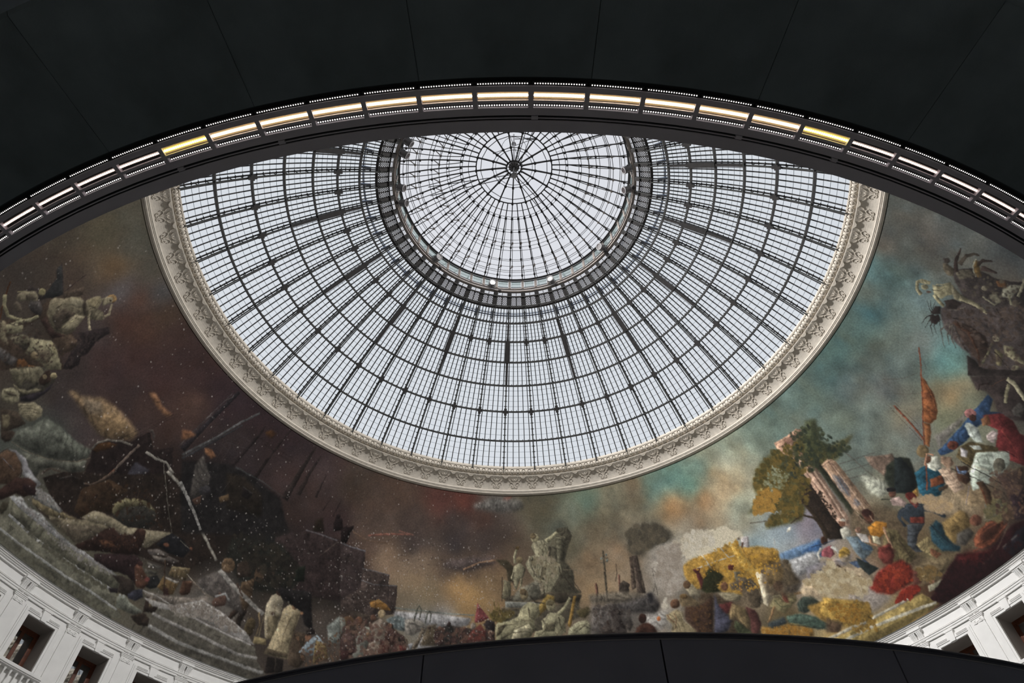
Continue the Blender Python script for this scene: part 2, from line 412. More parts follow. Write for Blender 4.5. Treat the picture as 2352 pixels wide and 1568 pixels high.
# balustrades below the windows
mr = MB(); ringbox(mr, -BAY/2+.7, BAY/2-.7, H(12.62), H(12.72), 19.70, 20.0); ringbox(mr, -BAY/2+.7, BAY/2-.7, H(12.585), H(12.62), 19.74, 19.98)
mr2 = MB(); ringbox(mr2, -BAY/2+.7, BAY/2-.7, H(11.72), H(11.80), 19.72, 20.0)
railm = ff(mr).mesh('top_rail', M_white); brailm = ff(mr2).mesh('bottom_rail', M_white)
ml = MB(); c0 = P(0, 19.86, 0)
pr = [(.055, 11.80), (.055, 11.84), (.035, 11.86), (.045, 11.90), (.075, 12.02), (.062, 12.14), (.032, 12.30), (.028, 12.44), (.045, 12.47), (.035, 12.50), (.055, 12.53), (.055, 12.585)]
t = np.linspace(0, 2*math.pi, 10, False); vv = []
for r_, z_ in pr: vv += [(c0[0]+r_*math.cos(a), c0[1]+r_*math.sin(a), H(z_)) for a in t]
ml.add(vv, [(i*10+q, i*10+(q+1) % 10, (i+1)*10+(q+1) % 10, (i+1)*10+q) for i in range(len(pr)-1) for q in range(10)])
balm = ff(ml).mesh('baluster', M_white, True)
side_name = {}
for n_, k in enumerate(wins):
    c = CW+k*BAY; cc = (c+180) % 360-180
    j = sum(1 for kk in wins if (lambda q: (q < 0) == (cc < 0) and abs(q) < abs(cc))(((CW+kk*BAY+180) % 360-180)))
    t = empty('balustrade', (0, 0, H(11.72)), 'white stone balustrade under the %s window from the dark partition, %s side' % (['first', 'second', 'third', 'fourth', 'fifth', 'sixth', 'seventh', 'eighth'][j], 'left' if cc < 0 else 'right'), 'balustrade', 'balustrades under the windows', rz=rot(c))
    for nm, me in (('top_rail', railm), ('bottom_rail', brailm)):
        o = link(nm, me, t); o.location.z = -H(11.72)
    for i in range(8):
        o = link('baluster', balm, t, rz=rot((i-3.5)*.70)); o.location.z = -H(11.72)
# ---------------------------------------------------------------- vault geometry
RS, ZO = 19.54, 13.92+ZC       # sphere of mural and glass
def sp(az, phi, R=RS, z0=ZO):
    return P(az, R*math.sin(phi), z0+R*math.cos(phi))
def phi_of(r, R=RS): return math.asin(r/R)
# carved ring between mural and glass, profile along the sphere with inward relief
ring3 = empty('trim_3', (0, 0, 0), kind='structure')
pa, pb = phi_of(15.36), phi_of(14.40)
def rel(t, d): 
    ph = pa+(pb-pa)*t; n = (math.sin(ph), math.cos(ph)); return (RS*math.sin(ph)-n[0]*d, ZO+RS*math.cos(ph)-n[1]*d)
prof = [rel(-.06, -.02), rel(-.02, .02), rel(0, .07), rel(.035, .10), rel(.05, .095), rel(.052, .075), rel(.085, .075), rel(.087, .09), rel(.12, .09), rel(.123, .105), rel(.145, .10), rel(.15, .06), rel(.17, .045)]
cove = [(t, .045+.20*((t-.17)/.50)**2.1) for t in np.linspace(.19, .67, 9)]
prof += [rel(t, d) for t, d in cove]+[rel(.685, .255), rel(.715, .26), rel(.72, .13), rel(.735, .10)]
prof += [rel(.735+.225*i/7, .10+.10*math.sin(math.pi*i/7)+.055*i/7) for i in range(8)]
prof += [rel(.965, .185), rel(1.0, .19), rel(1.005, .10), rel(1.06, .02)]
mb = MB(); lathe(mb, prof, n=420); link('moulding', mb.mesh('moulding', M_plast), ring3)
# eggs
def ellipsoid(mb, c, ax, r, nu=8, nv=5):
    v = []; 
    for i in range(nv+1):
        th = math.pi/2*i/nv
        for q in range(nu):
            a = 2*math.pi*q/nu; v.append((r[0]*math.cos(th)*math.cos(a), r[1]*math.cos(th)*math.sin(a), r[2]*math.sin(th)))
    mb.add(np.asarray(c)+np.array(v)@np.asarray(ax), [(i*nu+q, i*nu+(q+1) % nu, (i+1)*nu+(q+1) % nu, (i+1)*nu+q) for i in range(nv) for q in range(nu)])
def frame_at(t, d):
    ph = pa+(pb-pa)*t; nrm = np.array([0, -math.sin(ph), -math.cos(ph)]); tan = np.array([0, -math.cos(ph), math.sin(ph)])
    return np.array([0, RS*math.sin(ph), ZO+RS*math.cos(ph)])+nrm*d, np.array([np.array([1., 0, 0]), tan, nrm])
mb = MB(); c, ax = frame_at(.855, .215); ellipsoid(mb, c, ax, (.075, .11, .085))
t = np.linspace(0, 2*math.pi, 12, False)
sweep(mb, [c+ax[0]*.115*math.cos(a)+ax[1]*.15*math.sin(a) for a in t], ax[2], .016, .07, closed=True)
egm = mb.mesh('egg', M_plast, True)
for k in range(280):
    az = -2.75+(k-139.5)*360/280
    if -118 < az < 118: link('egg', egm, ring3, rz=rot(az))
# palmette and scroll ornament in the cove
mb = MB()
def covept(x, t, lift=0.):
    d = .045+.20*((t-.17)/.50)**2.1
    c, ax = frame_at(t, d+lift); return c+ax[0]*x
def cw(mb, pts, w_, hh=.032):
    q = [covept(x, t, .012) for x, t in pts]; _, ax = frame_at(pts[len(pts)//2][1], 0); sweep(mb, q, ax[2], w_, hh)
for sg in (-1, 1):
    cw(mb, [(sg*.03, .26), (sg*.10, .24), (sg*.17, .26), (sg*.19, .31), (sg*.15, .34), (sg*.11, .31), (sg*.13, .285)], .018)
    cw(mb, [(sg*.02, .30), (sg*.06, .38), (sg*.13, .45), (sg*.22, .46), (sg*.27, .40), (sg*.24, .36)], .018)
    cw(mb, [(sg*.06, .52), (sg*.14, .56), (sg*.19, .62), (sg*.17, .66)], .02)
    cw(mb, [(sg*.22, .50), (sg*.30, .53), (sg*.36, .60), (sg*.38, .66)], .016)
cw(mb, [(0, .24), (0, .44)], .03)
c, ax = frame_at(.56, .15); ellipsoid(mb, c, ax, (.035, .09, .04)); c, ax = frame_at(.30, .07); ellipsoid(mb, c, ax, (.05, .035, .03))
ornm = mb.mesh('scroll_ornament', M_plast)
mb = MB()
v = [covept(-.16, .665, .04), covept(.16, .665, .04), covept(.05, .60, .07), covept(-.05, .60, .07), covept(-.16, .665, -.02), covept(.16, .665, -.02), covept(.05, .60, -.02), covept(-.05, .60, -.02)]
mb.add(v, BOXF); tipm = mb.mesh('leaf_tip', M_plast)
mb = MB(); c, ax = frame_at(.655, .19); ellipsoid(mb, c, ax, (.05, .03, .05)); knm = mb.mesh('small_knob', M_plast)
for k in range(93):
    az = -4.2+(k-46)*360/93
    if -118 < az < 118:
        link('scroll_ornament', ornm, ring3, rz=rot(az)); link('leaf_tip', tipm, ring3, rz=rot(az+1.935)); link('small_knob', knm, ring3, rz=rot(az))

# ---------------------------------------------------------------- glass dome
dome = empty('glass_dome', (0, 0, ZO), 'large iron and glass dome of radial ribs above the carved ring', 'dome')
def dlink(name, mb, M, az=0., kind=None, parent=dome, me=None, smooth=False):
    if me is None:
        for i in range(len(mb.v)): mb.v[i] = mb.v[i]-np.array([0, 0, ZO])
        me = mb.mesh(name, M, smooth)
    return link(name, me, parent, kind, rot(az))
RIBAZ = [-2.75+k*360/51 for k in range(-25, 26)]
PR = [14.43, 13.34, 12.07, 10.86, 9.71, 8.66, 7.68, 6.88]
PH = [phi_of(r) for r in PR]
def arc(a, b, n, R, az=0.):
    ph = np.linspace(a, b, n); return np.array([sp(az, p, R) for p in ph]), np.array([sp(az, p, 1., 0.) for p in ph])
# rib: outer glazing rib, inner pipe, ties and studs at each joint
rows = []
for i in range(7):
    n = 5 if i < 6 else 3
    for j in range(n): rows.append(PH[i]+(PH[i+1]-PH[i])*j/n)
rows.append(PH[7])
mb = MB(); p, n = arc(PH[0]+.003, PH[7], 22, RS-.03); sweep(mb, p, n, .05, .07)
sm = MB()
for ph in rows[1:-1]:
    c = np.array(sp(0, ph, RS-.03)); nn = np.array(sp(0, ph, 1., 0.)); tt = np.cross([1., 0, 0], nn)
    v = [c+np.array([.10, 0, 0]), c+tt*.055, c-np.array([.10, 0, 0]), c-tt*.055, c+nn*.05, c-nn*.09]
    sm.add(v, [(0, 1, 4), (1, 2, 4), (2, 3, 4), (3, 0, 4), (1, 0, 5), (2, 1, 5), (3, 2, 5), (0, 3, 5)])
rib_o = None
mp = MB(); p, n = arc(PH[0]+.003, PH[7], 22, RS-.27); sweep(mp, p, n, .07, .07, sides=6)
for ph in np.linspace(PH[0]+.01, PH[7]-.01, 20): sweep(mp, [sp(0, ph, RS-.26), sp(0, ph+.004, RS-.06)], np.array([1., 0, 0]), .03, .03)
gus = []
for i in (2, 5):
    mg_ = MB()
    c = np.array(sp(0, PH[i], RS-.28)); nn = np.array(sp(0, PH[i], 1., 0.)); tt = np.cross([1., 0, 0], nn)
    # cross-shaped plate with four bolt heads, one solid outline
    o = [(-.075, -.20), (.075, -.20), (.075, -.08), (.14, -.08), (.14, .08), (.075, .08), (.075, .20), (-.075, .20), (-.075, .08), (-.14, .08), (-.14, -.08), (-.075, -.08)]
    v = [c+np.array([x, 0, 0])+tt*y+nn*q for q in (-.07, .05) for x, y in o]; k = 12
    mg_.add(v, [(q, (q+1) % k, k+(q+1) % k, k+q) for q in range(k)]+[tuple(range(k))[::-1], tuple(range(k, 2*k))]); gus.append(mg_)
def off(mb): 
    for i in range(len(mb.v)): mb.v[i] = mb.v[i]-np.array([0, 0, ZO])
for q in (mb, sm, mp, *gus): off(q)
me_rib = mb.mesh('rib', M_iron); me_st = sm.mesh('joint_stud', M_iron); me_p = mp.mesh('rib_pipe', M_irong); me_g = [q.mesh('gusset', M_iron) for q in gus]
mbp = MB()
for (i, j, wd, rr) in ((6, 5, .11, .30), (5, 4, .26, .32), (4, 3, .13, .30)):
    p, n = arc(PH[j], PH[i], 5, RS-rr); sweep(mbp, p, n, wd, .08)
    for sx in (-1, 1): 
        q = p.copy(); q[:, 0] += sx*(wd/2+.05); sweep(mbp, q, n, .015, .03)
off(mbp); me_pl = mbp.mesh('stiffener', M_iron)
for i, az in enumerate(RIBAZ):
    r_ = dlink('rib', None, None, az, me=me_rib); link('rib_pipe', me_p, r_); link('joint_stud', me_st, r_, 'stuff'); [link('gusset', q, r_) for q in me_g]
    if (i-25) % 3 == 0: link('stiffener', me_pl, r_)
# glazing bars
mb = MB(); p, n = arc(PH[0]+.002, PH[7], 18, RS-.02); sweep(mb, p, n, .044, .045); off(mb); me_b = mb.mesh('glazing_bar', M_iron)
OFF = [.115, .3075, .5, .6925, .885]
W0 = 360/51
for az in RIBAZ:
    for o_ in OFF: dlink('glazing_bar', None, None, az+o_*W0, me=me_b)
# purlins
def hoop(name, r, R, w_, h_, M, n=204, parent=dome, z0=ZO, dphi=0., base=None):
    ph = phi_of(r, base or R)+dphi
    pts = np.array([sp(a, ph, R, z0) for a in np.linspace(0, 360, n, False)]); nor = np.array([sp(a, ph, 1., 0.) for a in np.linspace(0, 360, n, False)])
    mb = MB(); sweep(mb, pts, nor, w_, h_, closed=True); off(mb); return link(name, mb.mesh(name, M), parent)
for i in range(1, 7):
    ph = PH[i]
    o = hoop('purlin', RS*math.sin(ph), RS-.15, .10, .10, M_iron, base=RS)
    hoop('tie_rod', RS*math.sin(ph), RS-.33, .035, .035, M_irong, base=RS)
# small bolts along the purlins: counted pieces, one mesh per purlin
for i in range(1, 7):
    mb = MB()
    for az in RIBAZ:
        for q in range(5):
            c = np.array(sp(az+(q+.2)*W0/5, PH[i]-.0035, RS-.13)); nn = np.array(sp(az+(q+.2)*W0/5, PH[i], 1, 0)); box(mb, c, (.018, .018, .03))
    off(mb); link('bolt', mb.mesh('bolt', M_iron), dome, kind='stuff')
# pane joints
mb = MB()
for k_, ph in enumerate(rows):
    if any(abs(ph-q) < 1e-6 for q in PH[1:7]): continue
    pts = np.array([sp(a, ph, RS) for a in np.linspace(0, 360, 102, False)]); nor = np.array([sp(a, ph, 1., 0.) for a in np.linspace(0, 360, 102, False)])
    sweep(mb, pts, nor, .013, .016, closed=True)
off(mb); link('joint_strip', mb.mesh('joint_strip', M_seal), dome, kind='stuff')
# panes: the 300 that show largest one by one, the others joined
def fproj(pt):
    v = Vector(pt)-Vector((0, -D, ZC)); z = v.dot(fw); return (1176+FPX*v.dot(rt)/z, 784-FPX*v.dot(up)/z)
cols = []
for az in RIBAZ:
    e = [az+x*W0 for x in OFF]+[az+(1+OFF[0])*W0]
    for q in range(5): cols.append((e[q]+.06, e[q+1]-.06, q == 4))
cand = []
for ci, (a0, a1, wide) in enumerate(cols):
    for ri in range(len(rows)-1):
        q = [fproj(sp(a, p)) for a, p in ((a0, rows[ri]), (a1, rows[ri]), (a1, rows[ri+1]), (a0, rows[ri+1]))]
        cx = sum(x for x, y in q)/4; cy = sum(y for x, y in q)/4
        A = abs(sum(q[i][0]*q[(i+1) % 4][1]-q[(i+1) % 4][0]*q[i][1] for i in range(4)))/2
        vis = 0 < cx < 2352 and cy > 315+((cx-1184)/2352)**2*900
        cand.append((A if vis else 0, ci, ri))
cand.sort(reverse=True); big = {(c_, r_) for _, c_, r_ in cand[:300]}
def pane_geo(mb, a0, a1, p0, p1):
    v = [sp(a, p, R) for R in (RS+.002, RS+.012) for a, p in ((a0, p0+.0006), (a1, p0+.0006), (a1, p1-.0006), (a0, p1-.0006))]; mb.add(v, BOXF)
cache = {}
stuffp = MB()
for ci, (a0, a1, wide) in enumerate(cols):
    for ri in range(len(rows)-1):
        if (ci, ri) in big:
            if (wide, ri) not in cache:
                mb = MB(); hw = (a1-a0)/2; pane_geo(mb, -hw, hw, rows[ri], rows[ri+1]); off(mb); cache[(wide, ri)] = mb.mesh('pane', M_glassd)
            link('pane', cache[(wide, ri)], dome, rz=rot((a0+a1)/2))
        else: pane_geo(stuffp, a0, a1, rows[ri], rows[ri+1])
off(stuffp); link('pane_field', stuffp.mesh('pane_field', M_glassd), dome, kind='stuff')

# ---------------------------------------------------------------- lantern drum
lan = empty('lantern', (0, 0, ZO), 'raised glass lantern crowning the dome, with lattice band and central hub', 'lantern')
def llink(name, mb, M, az=0., parent=lan, kind=None, smooth=False):
    off(mb); return link(name, mb.mesh(name, M, smooth), parent, kind, rot(az))
def flat_hoop(name, r, z, w_, h_, M, n=153, parent=lan):
    mb = MB(); lathe(mb, [(r-w_/2, z-h_/2), (r+w_/2, z-h_/2), (r+w_/2, z+h_/2), (r-w_/2, z+h_/2)], n=n, closed_profile=True); return llink(name, mb, M, parent=parent)
zl = lambda z: z+ZC
A0, A1 = (6.86, zl(32.20)), (6.10, zl(32.60))
flat_hoop('outer_ring', 6.86, zl(32.20), .12, .14, M_iron); flat_hoop('outer_rail', 6.72, zl(32.16), .03, .03, M_irong)
flat_hoop('inner_ring', 6.28, zl(32.45), .05, .10, M_iron); flat_hoop('gutter_ring', 6.10, zl(32.66), .14, .10, M_post)
flat_hoop('top_ring', 5.93, zl(33.64), .09, .07, M_iron); flat_hoop('sill_ring', 6.03, zl(32.82), .07, .08, M_post); flat_hoop('head_rail', 5.95, zl(33.50), .03, .04, M_irong)
def lerp(t, dz=0.): return (A0[0]+(A1[0]-A0[0])*t, A0[1]+(A1[1]-A0[1])*t+dz)
mb = MB(); a = np.array([(0, *lerp(.0)), (0, *lerp(1.0))]); sweep(mb, a, np.array([0, .45, .9]), .19, .10); off(mb); me_pb = mb.mesh('plate_beam', M_iron)
mb = MB(); a = np.array([(0, *lerp(.0, -.1)), (0, *lerp(1.0, -.1))]); sweep(mb, a+np.array([.11, 0, 0]), np.array([0, .45, .9]), .03, .05); off(mb); me_pb2 = mb.mesh('beam_pipe', M_irong)
mb = MB()
HW = W0/2
def lt(u, t): r_, z_ = lerp(t); return P(u, r_, z_)
for c0, c1 in ((.95, W0/2-.08), (W0/2+.08, W0-.95)):
    sweep(mb, [lt(c0, .05), lt(c0, .72)], np.array([0, .45, .9]), .025, .03); sweep(mb, [lt(c1, .05), lt(c1, .95)], np.array([0, .45, .9]), .03, .03)
    nx, ny = 3, 5; t0, t1 = .06, .70
    for dgn in (-1, 1):
        for i in range(-ny, nx+1):
            pts = []
            for s_ in (0, 1):
                pass
            # diagonal from (i, 0) to (i+ny, ny) clipped to the panel
            x0, y0, x1, y1 = i, 0., i+ny, float(ny)
            if x0 < 0: y0 += -x0; x0 = 0
            if x1 > nx: y1 -= x1-nx; x1 = nx
            if x1 <= x0: continue
            f = lambda x, y: lt(c0+(c1-c0)*(x/nx if dgn > 0 else 1-x/nx), t0+(t1-t0)*y/ny)
            sweep(mb, [f(x0, y0), f(x1, y1)], np.array([0, .45, .9]), .028, .02)
    sweep(mb, [lt(c0, .72), lt(c1, .72)], np.array([0, .45, .9]), .03, .03); sweep(mb, [lt(c0, .86), lt(c1, .86)], np.array([0, .45, .9]), .015, .03)
off(mb); me_lat = mb.mesh('lattice_panel', M_iron)
mb = MB(); ringbox(mb, -.62, .62, zl(32.82), zl(33.62), 5.95, 6.02); off(mb); me_post = mb.mesh('post', M_post)
mb = MB()
for q in (0, 1): ringbox(mb, .7, W0-.7, zl(32.9+.6*q), zl(32.93+.6*q), 5.97, 6.0)
off(mb); me_fr = mb.mesh('glazing_frame', M_irong)
mb = MB(); ringbox(mb, .95, W0-.95, zl(32.93), zl(33.48), 5.98, 5.992); off(mb); me_gp = mb.mesh('green_pane', M_glassg)
for az in RIBAZ:
    r_ = rot(az)
    q = link('plate_beam', me_pb, lan, rz=r_); link('beam_pipe', me_pb2, q); link('lattice_panel', me_lat, lan, rz=r_)
    link('post', me_post, lan, rz=r_); q = link('glazing_frame', me_fr, lan, rz=r_); link('pane', me_gp, q)
# ---------------------------------------------------------------- lantern cap
RL, ZL = 10.1, 25.5+ZC
def lsp(az, r, R=RL, dz=0.): return P(az, r*R/RL, ZL+math.sqrt(max(0, RL*RL-r*r))*R/RL+dz)
def lnor(az, r): v = np.array(P(az, r, math.sqrt(RL*RL-r*r))); return v/np.linalg.norm(v)
mbA = MB(); rs = np.linspace(5.93, 2.04, 12); sweep(mbA, [lsp(0, r) for r in rs], np.array([lnor(0, r) for r in rs]), .05, .06); off(mbA); me_lr = mbA.mesh('cap_rib', M_iron)
mbB = MB(); rs = np.linspace(2.04, .40, 6); sweep(mbB, [lsp(0, r) for r in rs], np.array([lnor(0, r) for r in rs]), .065, .09)
for r in (1.16, 2.04):
    c = np.array(lsp(0, r)); box(mbB, c-np.array([0, 0, .03]), (.06, .05, .06))
off(mbB); me_lr2 = mbB.mesh('hub_rib', M_iron)
mbC = MB()
me_sd = []
for r in (3.55, 4.95, 5.72, 2.85, 4.36):
    mbC = MB(); box(mbC, np.array(lsp(0, r))-np.array([0, 0, .05]), (.05, .05, .05)); off(mbC); me_sd.append(mbC.mesh('clamp', M_iron))
mbD = MB(); rs = np.linspace(5.9, 2.75, 12)
sag = lambda r: -.42*math.sin(math.pi*(5.9-r)/3.15)**.8 if 2.75 < r < 5.9 else 0
sweep(mbD, [lsp(1.2, r, dz=sag(r)-.06) for r in rs], np.array([lnor(0, r) for r in rs]), .03, .032, sides=4); off(mbD); me_lc = mbD.mesh('lower_chord', M_iron)
me_le = []
for r, r2 in ((5.45, 5.15), (4.3, 3.95)):
    mbE = MB(); sweep(mbE, [lsp(0, r), lsp(1.2, r2, dz=sag(r2)-.05)], np.array([1., 0, 0]), .035, .035)
    box(mbE, np.array(lsp(1.2, r2, dz=sag(r2)-.06)), (.045, .045, .045)); off(mbE); me_le.append(mbE.mesh('strut', M_post))
for i, az in enumerate(RIBAZ):
    q = link('cap_rib', me_lr, lan, rz=rot(az)); [link('clamp', c_, q) for c_ in me_sd]
    q = link('lower_chord', me_lc, lan, rz=rot(az)); [link('strut', c_, q) for c_ in me_le]
    if (i-25) % 3 == 0: link('hub_rib', me_lr2, lan, rz=rot(az))
for r, wd, n in ((1.01, .02, 17), (1.16, .028, 17), (1.81, .028, 17), (2.04, .055, 51), (2.45, .026, 51), (2.78, .02, 51), (2.9, .02, 51), (3.47, .02, 51), (3.6, .02, 51), (4.0, .016, 51), (4.36, .02, 51), (4.54, .02, 51), (4.99, .02, 51), (5.06, .02, 51), (5.52, .022, 51), (5.6, .018, 51), (5.76, .02, 51)):
    az0 = RIBAZ[1]
    pts = np.array([lsp(az0+k*360/n, r, dz=(.02 if n == 51 else 0)) for k in range(n)]); nor = np.array([lnor(az0+k*360/n, r) for k in range(n)])
    mb = MB(); sweep(mb, pts, nor, wd*1.1, .025, closed=True); off(mb); link('hoop', mb.mesh('hoop', M_iron), lan)
# inner hoop joining the lower chords
for r in (5.15, 3.95):
    mb = MB(); sweep(mb, np.array([lsp(RIBAZ[0]+1.2+k*W0, r, dz=sag(r)-.06) for k in range(51)]), np.array([lnor(RIBAZ[0]+k*W0, r) for k in range(51)]), .022, .03, closed=True); off(mb); link('chord_hoop', mb.mesh('chord_hoop', M_iron), lan)
# cap panes
mb = MB(); rr = [5.9, 5.06, 4.36, 3.55, 2.84, 2.04]
cp_ = []
for i in range(51):
    for j in range(5):
        m2 = MB(); a0, a1 = RIBAZ[0]+i*W0+.3, RIBAZ[0]+(i+1)*W0-.3
        v = [lsp(a, r, R=RL+dd) for dd in (.06, .075) for a, r in ((a0, rr[j]-.02), (a1, rr[j]-.02), (a1, rr[j+1]+.02), (a0, rr[j+1]+.02))]
        if i == 0:
            m2.add([lsp(a, r, R=RL+dd) for dd in (.06, .075) for a, r in ((-W0/2+.3, rr[j]-.02), (W0/2-.3, rr[j]-.02), (W0/2-.3, rr[j+1]+.02), (-W0/2+.3, rr[j+1]+.02))], BOXF)
            off(m2); cp_.append(m2.mesh('pane', M_glassl))
        link('pane', cp_[j], lan, rz=rot(RIBAZ[0]+(i+.5)*W0))
m2 = MB(); cc3 = []
for j, (r0, r1) in enumerate(((2.02, 1.16), (1.14, .42))):
    m2 = MB(); b = 360/17/2-.8
    m2.add([lsp(a, r, R=RL+dd) for dd in (.06, .075) for a, r in ((-b, r0), (b, r0), (b, r1), (-b, r1))], BOXF); off(m2); me = m2.mesh('pane', M_glassl)
    for i in range(17): link('pane', me, lan, rz=rot(RIBAZ[1]+(i+.5)*360/17))
# hub, hanging node and stays
mb = MB(); t = np.linspace(0, 2*math.pi, 24, False); zh = ZL+RL-.06
sweep(mb, np.stack([.40*np.cos(t), .40*np.sin(t), np.full(24, zh)], 1), np.array([0, 0, 1.]), .07, .09, closed=True)
for i in range(17):
    a = RIBAZ[1]+i*360/17; c = np.array(P(a, .46, zh)); box(mb, c, (.03, .03, .09))
llink('hub_ring', mb, M_iron)
mb = MB(); sweep(mb, [(0, -.4, zh), (0, .4, zh)], np.array([0, 0, 1.]), .028, .03); off(mb); me_sp = mb.mesh('spoke', M_iron)
for i in range(6): link('spoke', me_sp, lan, rz=R_(i*30+8))
def cyl(mb, c, r, z0, z1, n=16, r2=None):
    t = np.linspace(0, 2*math.pi, n, False); r2 = r if r2 is None else r2
    v = [(c[0]+r*math.cos(a), c[1]+r*math.sin(a), z0) for a in t]+[(c[0]+r2*math.cos(a), c[1]+r2*math.sin(a), z1) for a in t]
    mb.add(v, [(q, (q+1) % n, n+(q+1) % n, n+q) for q in range(n)]+[tuple(range(n))[::-1], tuple(range(n, 2*n))])
zn = zl(34.55)
mb = MB(); cyl(mb, (0, 0), .045, zn, zh, 10); llink('hub_rod', mb, M_alu)
mb = MB(); cyl(mb, (0, 0), .13, zn-.04, zn+.08); cyl(mb, (0, 0), .17, zn-.01, zn+.025); cyl(mb, (0, 0), .05, zn-.12, zn-.04, 12, .06); cyl(mb, (0, 0), .03, zn-.2, zn-.12, 10); llink('hub_node', mb, M_alu)
mb = MB()
for az in (-80, 40, 162):
    for da in (-1, 1):
        sweep(mb, [P(az+da*60, .07, zn), lsp(az+da*3.2, 4.6, dz=-.12)], np.array([0, 0, 1.]), .032, .032)
llink('stay', mb, M_iron)
# roof walk outside the glass around the lantern
mb = MB()
for r, z, w_ in ((7.55, 32.35, .05), (7.55, 32.55, .03)):
    lathe(mb, [(r-w_/2, zl(z)), (r+w_/2, zl(z)), (r+w_/2, zl(z)+.06), (r-w_/2, zl(z)+.06)], n=102, closed_profile=True)
off(mb); walk = link('roof_walk', mb.mesh('roof_walk', M_blue), lan)
mb = MB(); box(mb, np.array([0, 7.45, zl(32.25)]), (.05, .26, .05)); box(mb, np.array([0, 7.55, zl(32.4)]), (.03, .03, .2)); off(mb); me_k = mb.mesh('walk_bracket', M_blue)
for az in RIBAZ: link('walk_bracket', me_k, lan, rz=rot(az))
# mast with wind vane above the glass
van = empty('weather_vane', (0, 0, zl(35.66)), 'slim mast with compass arms and wind vane seen through the glass apex', 'vane')
zt = zl(35.66)
def vlink(name, mb, M):
    for i in range(len(mb.v)): mb.v[i] = mb.v[i]-np.array([0, 0, zt])
    return link(name, mb.mesh(name, M), van)
mb = MB(); cyl(mb, (0, 0), .30, zt, zt+.5, 14, .2); cyl(mb, (0, 0), .2, zt+.5, zt+1.6, 14, .07); vlink('base_cone', mb, M_alu)
mb = MB(); cyl(mb, (0, 0), .05, zt+1.5, zt+4.8, 10); cyl(mb, (0, 0), .14, zt+3.3, zt+3.5, 10, .05); vlink('mast', mb, M_alu)
mb = MB()
for a in (20, 110): sweep(mb, [P(a, -1.1, zt+3.0), P(a, 1.1, zt+3.0)], np.array([0, 0, 1.]), .025, .025)
t = np.linspace(0, math.pi, 9); sweep(mb, np.stack([.7*np.cos(t), .7*np.sin(t)*-1, np.full(9, zt+2.6)], 1), np.array([0, 0, 1.]), .02, .02)
vlink('compass_arm', mb, M_iron)
mb = MB()
for a in (20, 110, 200, 290): box(mb, np.array(P(a, 1.2, zt+3.0)), (.09, .015, .11)); 
box(mb, (.45, 0, zt+4.1), (.45, .012, .03)); box(mb, (.9, 0, zt+4.1), (.16, .012, .14)); vlink('vane_plate', mb, M_iron)

# ---------------------------------------------------------------- floodlights on the lantern ring
M_spotlens = M_lens
FL = [(-116.5, 'topmost on the left, cut by the dark rim'), (-110, 'second from the dark rim on the left'), (-92, 'at the far left of the ring, upper of two close together'),
      (-83.5, 'at the far left of the ring, lower of two close together'), (-47, 'at the lower left of the ring'), (-12.7, 'at the bottom of the ring, left of centre'),
      (20.5, 'at the bottom of the ring, right of centre'), (54.5, 'at the lower right of the ring'), (90, 'at the far right of the ring, lowest and palest'), (101, 'at the far right of the ring, above the palest one'), (132, 'added unseen behind the dark rim, on the right'), (156, 'added unseen behind the dark rim, right of the middle'), (180, 'added unseen behind the dark rim, in the middle'),
      (204, 'added unseen behind the dark rim, left of the middle'), (228, 'added unseen behind the dark rim, on the left')]  # the five behind the rim are added, unseen, to brighten the vault front
mb = MB(); n = 14; t = np.linspace(0, 2*math.pi, n, False)
prof = [(.02, -.20), (.09, -.19), (.13, -.12), (.14, .10), (.155, .12), (.155, .20), (.12, .20), (.12, .17)]
v = [(1.25*r*math.cos(a), 1.25*r*math.sin(a), -1.2*z) for r, z in prof for a in t]
f = [(i*n+q, i*n+(q+1) % n, (i+1)*n+(q+1) % n, (i+1)*n+q) for i in range(len(prof)-1) for q in range(n)]
mb.add(v, f); me_body = mb.mesh('housing', mat('floodlight_grey', (.15, .145, .15), .5, .2, var=.1), True)
mb = MB(); cyl(mb, (0, 0), .15, -.215, -.20, 14); me_len = mb.mesh('lens', M_lens)
mb = MB()
sweep(mb, [(-.20, 0, -.02), (-.20, 0, .29), (.20, 0, .29), (.20, 0, -.02)], np.array([0, 1., 0]), .02, .05); box(mb, (0, 0, .33), (.05, .05, .05)); me_yoke = mb.mesh('yoke', M_irong)
POW = dict()
for i, (az, txt) in enumerate(FL):
    c = Vector(P(az, 5.74, zl(32.72)))
    t_ = empty('floodlight', c, 'grey canister floodlight '+txt, 'floodlight', 'floodlights round the lantern ring')
    aim = Vector(P(az+180, 18.5, zl(19.5)))-c
    q = aim.normalized().to_track_quat('-Z', 'Y')
    t_.rotation_mode = 'QUATERNION'; t_.rotation_quaternion = q
    link('housing', me_body, t_); link('lens', me_len, t_); link('yoke', me_yoke, t_)
    ld = bpy.data.lights.new('floodlight_beam', 'SPOT'); ld.energy = FLOODW*(FR if az > 181 or az < 0 else (FLF if az < 179 else 1.)); ld.color = (1., .985, .97)
    ld.spot_size = R_(84); ld.spot_blend = .9; ld.shadow_soft_size = .12
    lo = bpy.data.objects.new('floodlight_beam', ld); C.objects.link(lo); lo.parent = t_; lo.location = (0, 0, -.38)
